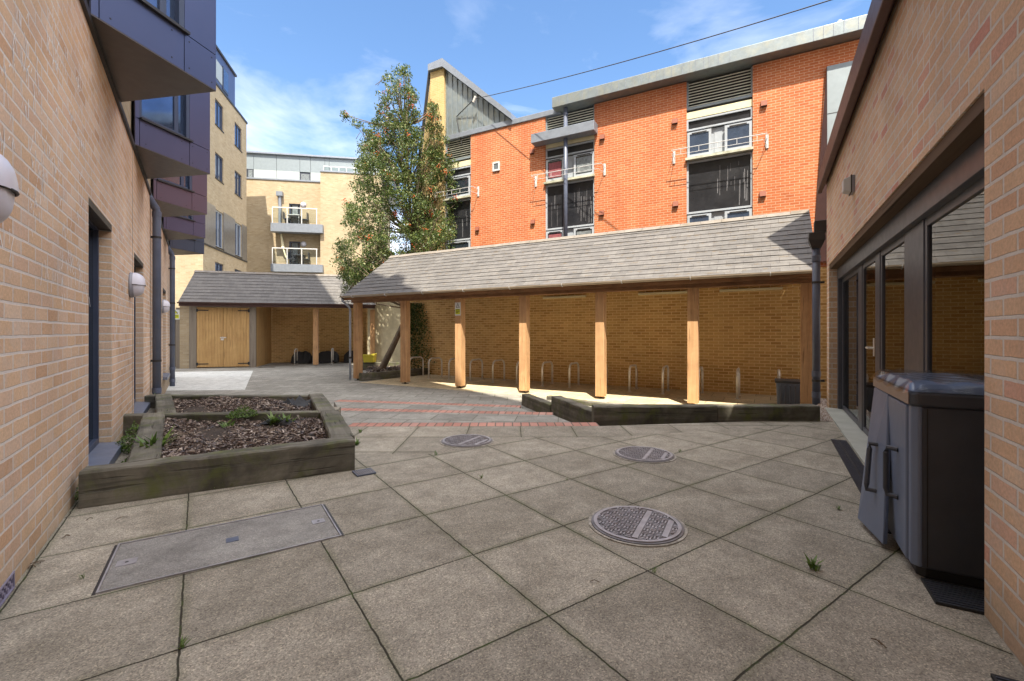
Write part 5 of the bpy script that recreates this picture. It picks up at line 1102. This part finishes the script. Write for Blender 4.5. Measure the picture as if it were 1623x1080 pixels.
for i, (px, py, h, lb) in enumerate(((337, 776, .07, 'small weed against the front sleeper, leftmost'), (361, 772, .10, 'small weed against the front sleeper, left of the pair'), (400, 763, .11, 'small weed against the front sleeper, near its middle'), (452, 758, .07, 'tiny weed against the front sleeper, right part'), (492, 752, .06, 'tiny weed near the right end of the front sleeper'),
                                     (566, 706, .12, 'grassy weed by the corner of the nearer bed'), (691, 722, .07, 'grass tuft in a slab joint left of the farthest round cover'), (763, 758, .06, 'grass tuft in a joint below the farthest round cover'), (1078, 717, .06, 'grass tuft touching the round cover near the long sleeper'),
                                     (1291, 903, .11, 'green seedling in the slab before the grey cabinet'), (1036, 908, .05, 'weed in the joint below the nearest round cover'), (287, 1027, .06, 'small weed at a slab corner bottom left'), (131, 917, .05, 'tiny seedling near the left wall'), (1330, 808, .05, 'moss tuft in the joint beside the cabinet door'), (899, 761, .04, 'moss tuft between the three round covers'), (571, 686, .08, 'grass tuft beside the first brick nosing'))):
    p = G(px, py, 0); weed(p.x, p.y, 0, h * .62, 10 if h < .08 else 16, lb, 30 + i, 'leaf' if i % 2 else 'tuft')
# dry leaves and twigs
lt = MB(); r = random.Random(8)
for px, py in ((150, 821), (195, 822), (100, 852), (62, 893), (52, 900), (940, 925), (1390, 1015)):
    p = G(px, py, .006)
    for j in range(r.randint(1, 3)):
        a = r.uniform(0, 3.14); l = r.uniform(.01, .03); q = p + Vector((r.uniform(-.02, .02), r.uniform(-.02, .02), 0)); lt.tube([tuple(q - Vector((math.cos(a) * l, math.sin(a) * l, 0))), tuple(q + Vector((0, 0, .008))), tuple(q + Vector((math.cos(a) * l, math.sin(a) * l * .8, 0)))], .0022, 5)
tag(lt.build('twig_litter', M['bark'], None), 'scattered dark twigs and dry leaf bits on the paving', 'litter', None, 'stuff')

# ================================================================== COVERS and DRAINS
def manhole(px, py, label, ang, Rr=.283):
    p = G(px, py, 0); o = thing('manhole_cover', label, 'manhole cover', 'W', (p.x, p.y, 0), 'round iron manhole covers'); o.rotation_euler = (0, 0, ang); BASE[o.name] = Vector()
    MB().lathe([(Rr - .016, .001), (Rr, .001), (Rr, .006), (Rr - .016, .006)], n=56, ring=True).build('mortar_ring', plain('pale_mortar', (.38, .35, .30), .9, var=.4, nscale=30, dirt=((.15, .13, .1), .6)), o)
    MB().lathe([(.0, .0015), (Rr - .018, .0015), (Rr - .018, .010), (.0, .010)], n=56).build('cover_plate', M['iron'], o)
    MB().lathe([(Rr - .052, .010), (Rr - .032, .010), (Rr - .032, .0165), (Rr - .052, .0165)], n=56, ring=True).build('rim', M['iron_pad'], o)
    pd = MB()
    for i in range(-7, 8):
        if i in (1, 5): continue
        for j in range(-7, 8):
            x, y = i * .036, j * .040 + (.018 if i % 2 else 0)
            if math.hypot(x, y) < Rr - .060:
                if (i + j) % 2: pd.box(x - .015, x + .015, y - .016, y - .008, .010, .018).box(x - .015, x + .015, y + .002, y + .010, .010, .018)
                else: pd.box(x - .014, x - .006, y - .017, y + .014, .010, .018).box(x + .004, x + .012, y - .017, y + .014, .010, .018)
    for i in (1, 5):
        h_ = math.sqrt((Rr - .06) ** 2 - (i * .036) ** 2) - .01; pd.box(i * .036 - .016, i * .036 + .016, -h_, h_, .010, .0165)
    pd.build('tread_pattern', M['iron_pad'], o)['kind'] = 'stuff'
manhole(1009, 832, 'nearest round iron manhole cover with raised pattern', R(-28)); manhole(1021, 721, 'round manhole cover in front of the long dark sleeper', R(-28)); manhole(740, 699.5, 'round manhole cover near the brick nosed steps', R(-28))
c4 = [G(155, 942), G(544, 850), G(513, 803), G(183, 862)]
o = thing('recessed_cover', 'large rectangular recessed access cover filled with grey stone', 'access cover', 'W', (0, 0, 0)); BASE[o.name] = Vector()
cc = sum(c4, Vector()) / 4; a = math.atan2((c4[1] - c4[0]).y, (c4[1] - c4[0]).x); o.location = (cc.x, cc.y, 0); o.rotation_euler = (0, 0, a); inv = Matrix.Rotation(-a, 3, 'Z'); lc = [inv @ (p - cc) for p in c4]
W2, H2 = (lc[1].x - lc[0].x) / 2, (lc[3].y - lc[0].y + lc[2].y - lc[1].y) / 4
MB().box(-W2 + .012, W2 - .012, -H2 + .012, H2 - .012, -.01, .005).build('infill', M['recess'], o)
MB().box(-W2, W2, -H2, -H2 + .008, -.01, .008).box(-W2, W2, H2 - .008, H2, -.01, .008).box(-W2, -W2 + .008, -H2 + .008, H2 - .008, -.01, .008).box(W2 - .008, W2, -H2 + .008, H2 - .008, -.01, .008).build('edge_frame', M['iron_pad'], o)
MB().box(W2, W2 + .014, -H2, H2, .0, .0025).box(-W2 - .014, -W2, -H2, H2, .0, .0025).box(-W2, W2, H2, H2 + .01, 0, .0025).build('edge_gap', M['flash'], o)
MB().box(-W2 + .03, -W2 + .11, -.035, .035, .005, .0075).box(W2 - .11, W2 - .04, -.03, .03, .005, .0075).build_each('lifting_plate', M['iron_pad'], o); MB().box(-.03, .03, -.03, .03, .005, .0075).build('center_plate', M['pipe'], o)
MB().tube([(-W2 + .07, 0, .0076), (-W2 + .07, 0, .008)], .008, 10).tube([(W2 - .075, .0, .0076), (W2 - .075, 0, .008)], .008, 10).build('key_hole', M['flash'], o)
def grate(fr, x0, x1, y0, y1, n, label, name='drain_grate', z=0., along='x', mat='iron_dark'):
    o = thing(name, label, 'drain', fr, ((x0 + x1) / 2, (y0 + y1) / 2, z)); MB().box(x0, x1, y0, y1, z + .001, z + .004).build('pit', M['flash'], o)
    f = MB(); w_ = .008; f.box(x0, x0 + w_, y0, y1, z + .0, z + .012).box(x1 - w_, x1, y0, y1, z, z + .012).box(x0 + w_, x1 - w_, y0, y0 + w_, z, z + .012).box(x0 + w_, x1 - w_, y1 - w_, y1, z, z + .012); f.build('frame', M[mat], o)
    b_ = MB()
    for i in range(n):
        if along == 'x': u = x0 + (x1 - x0) * (i + .5) / n; b_.box(u - (x1 - x0) / n * .2, u + (x1 - x0) / n * .2, y0 + w_, y1 - w_, z + .004, z + .011)
        else: u = y0 + (y1 - y0) * (i + .5) / n; b_.box(x0 + w_, x1 - w_, u - (y1 - y0) / n * .2, u + (y1 - y0) / n * .2, z + .004, z + .011)
    b_.build('slot_bar', M['iron_pad'] if mat == 'pipe' else M['frame'], o); return o
p = to_frame('A', *G(577, 750)[:2]); grate('A', p[0] - .075, p[0] + .075, p[1] - .075, p[1] + .075, 9, 'small square drain grate at the corner of the nearer mulch bed', mat='pipe')
p = to_frame('B', *G(1519, 948)[:2]); grate('B', p[0] - .10, p[0] + .12, p[1] - .11, p[1] + .11, 10, 'dark slotted drain grate at the foot of the grey cabinet', along='y')
p = to_frame('B', *G(1590, 1078)[:2]); grate('B', p[0] - .03, p[0] + .14, p[1] - .12, p[1] + .0, 6, 'dark grate cut by the bottom right edge of the picture', along='y')
ch_ = thing('channel_drain', 'long black channel drain along the pale threshold', 'drain', 'B', (.6, 4.5, 0)); MB().box(.555, .69, 3.30, 5.85, .0, .008).build('channel', M['iron_dark'], ch_)
f = MB(); y = 3.32
while y < 5.83: f.box(.556, .61, y, y + .012, .008, .012).box(.625, .68, y, y + .012, .008, .012); y += .024
f.build('slot_bar', M['frame'], ch_)

# ================================================================== GREY CABINET
s0, s1, dF, dB, H = 2.80, 3.62, .578, .93, .90
CBn = thing('storage_cabinet', 'grey plastic storage cabinet with one loose door leaning out beside the brick pier', 'cabinet', 'B', (.75, 3.2, 0))
MB().prism([(dF + .03, s0 - .03), (dB, s0 - .03), (dB, s1), (dF + .012, s1), (dF + .012, s0 + .0)], .05, .80).build('body', M['bin_dark'], CBn, .01)
MB().prism([(dF - .004, s0 + .03), (dF - .004, s0 - .012), (dF + .018, s0 - .034), (dF + .034, s0 - .034), (dF + .034, s0 + .03)], .055, .80).build('corner_post', M['bin'], CBn, .006)
MB().prism([(dF + .02, s0 + .01), (dF + .05, s0 - .015), (dB - .02, s0 - .015), (dB - .02, s1 - .03), (dF + .02, s1 - .03)], .0, .05).build('plinth', M['black_pl'], CBn, .008)
sg = MB(); sg.box(dF + .05, dF + .054, s0 - .032, s0 - .029, .06, .79); sg.build('side_groove', M['black_pl'], CBn)
d1 = MB(); d1.box(dF - .012, dF + .010, s0 + .034, s0 + .415, .055, .795); o1 = d1.build('door', M['bin'], CBn, .008)
def handle(P, par):                                        # bracket shaped grip
    MB().tube(P, .0125, 8).build('handle', M['bin_dark'], par, smooth=False)
handle([(dF - .012, 2.985, .545), (dF - .05, 3.01, .548), (dF - .056, 3.015, .52), (dF - .056, 3.015, .335), (dF - .05, 3.01, .305), (dF - .012, 2.985, .302)], o1)
c8 = [(.512, 3.03, .03), (.535, 3.045, .03), (.475, 3.40, .03), (.452, 3.385, .03), (.566, 3.22, .80), (.590, 3.222, .80), (.590, 3.60, .80), (.566, 3.60, .80)]
d2 = MB(); d2.hexa(c8); o2 = d2.build('door', M['bin'], CBn, .006, label='loose far door leaning outwards at the bottom')
def lerp8(u, w_): 
    b0 = Vector(c8[0]).lerp(Vector(c8[3]), u); t0 = Vector(c8[4]).lerp(Vector(c8[7]), u); return b0.lerp(t0, w_)
hA, hB = lerp8(.30, .62), lerp8(.30, .30); nrm = Vector((-.045, .012, 0)); handle([tuple(hA), tuple(hA + nrm), tuple(hA + nrm - Vector((0, 0, .03))), tuple(hB + nrm + Vector((0, 0, .03))), tuple(hB + nrm), tuple(hB)], o2)
# lid
ld = MB(); ld.prism([(dF - .01, s0 - .02), (dF + .015, s0 - .045), (dB + .005, s0 - .045), (dB + .005, s1 + .01), (dF - .01, s1 + .01)], .80, .865); lo_ = ld.build('lid', [M['bin_dark']], CBn, .012)
MB().box(dF - .014, dF - .0102, s0 - .015, s1, .805, .862).build('lid_edge', M['bin_tan'], lo_)
tp = MB(); tp.hexa([(dF - .005, s0 - .03, .866), (dB, s0 - .04, .866), (dB, s1, .866), (dF - .005, s1, .866), (dF + .06, s0 + .06, .895), (dB, s0 + .03, .905), (dB, s1 - .05, .905), (dF + .06, s1 - .06, .895)]); tp.build('lid_top', M['bin'], lo_, .008)
# plastic film on top
fm = MB(); n = 22; r = random.Random(4); gg = [[None] * (n + 1) for _ in range(n + 1)]
for i in range(n + 1):
    for j in range(n + 1):
        x = dF - .03 + (dB - dF + .02) * i / n; y = s0 - .04 + (s1 - s0 + .04) * j / n
        z = .912 + .006 * math.sin(i * .7 + j * .5) * math.cos(j * .6 + i * .2) + r.uniform(-.0012, .0012)
        if i < 3: z = (.855, .882, .903)[i] + .006 * math.sin(j * 1.1)
        if j < 2: z = min(z, .872 + .025 * j + .005 * math.sin(i * .8))
        gg[i][j] = (x, y, z)
for i in range(n):
    for j in range(n): fm.face(gg[i][j], gg[i + 1][j], gg[i + 1][j + 1], gg[i][j + 1])
ff = thing('plastic_film', 'crumpled clear plastic sheet lying over the cabinet lid', 'plastic sheet', 'B', (.75, 3.2, .9)); fm.build('sheet', M['film'], ff, smooth=True)

# yellow tub
yt = thing('plastic_tub', 'yellow plastic tub on the sleeper in the tree bed', 'tub', 'W', (-5.35, 17.55, -.06)); p0, p1 = D(575, 578, 17.55), D(594, 577, 17.55)
MB().hexa([(p0.x + .03, 17.55, -.06), (p1.x - .03, 17.55, -.06), (p1.x - .03, 17.8, -.06), (p0.x + .03, 17.8, -.06), (p0.x, 17.5, .22), (p1.x, 17.5, .27), (p1.x, 17.85, .27), (p0.x, 17.85, .22)]).build('body', M['yellow'], yt, .01)
MB().box(p0.x - .01, p1.x + .01, 17.48, 17.52, .20, .25).build('rim', M['yellow'], yt, .005)
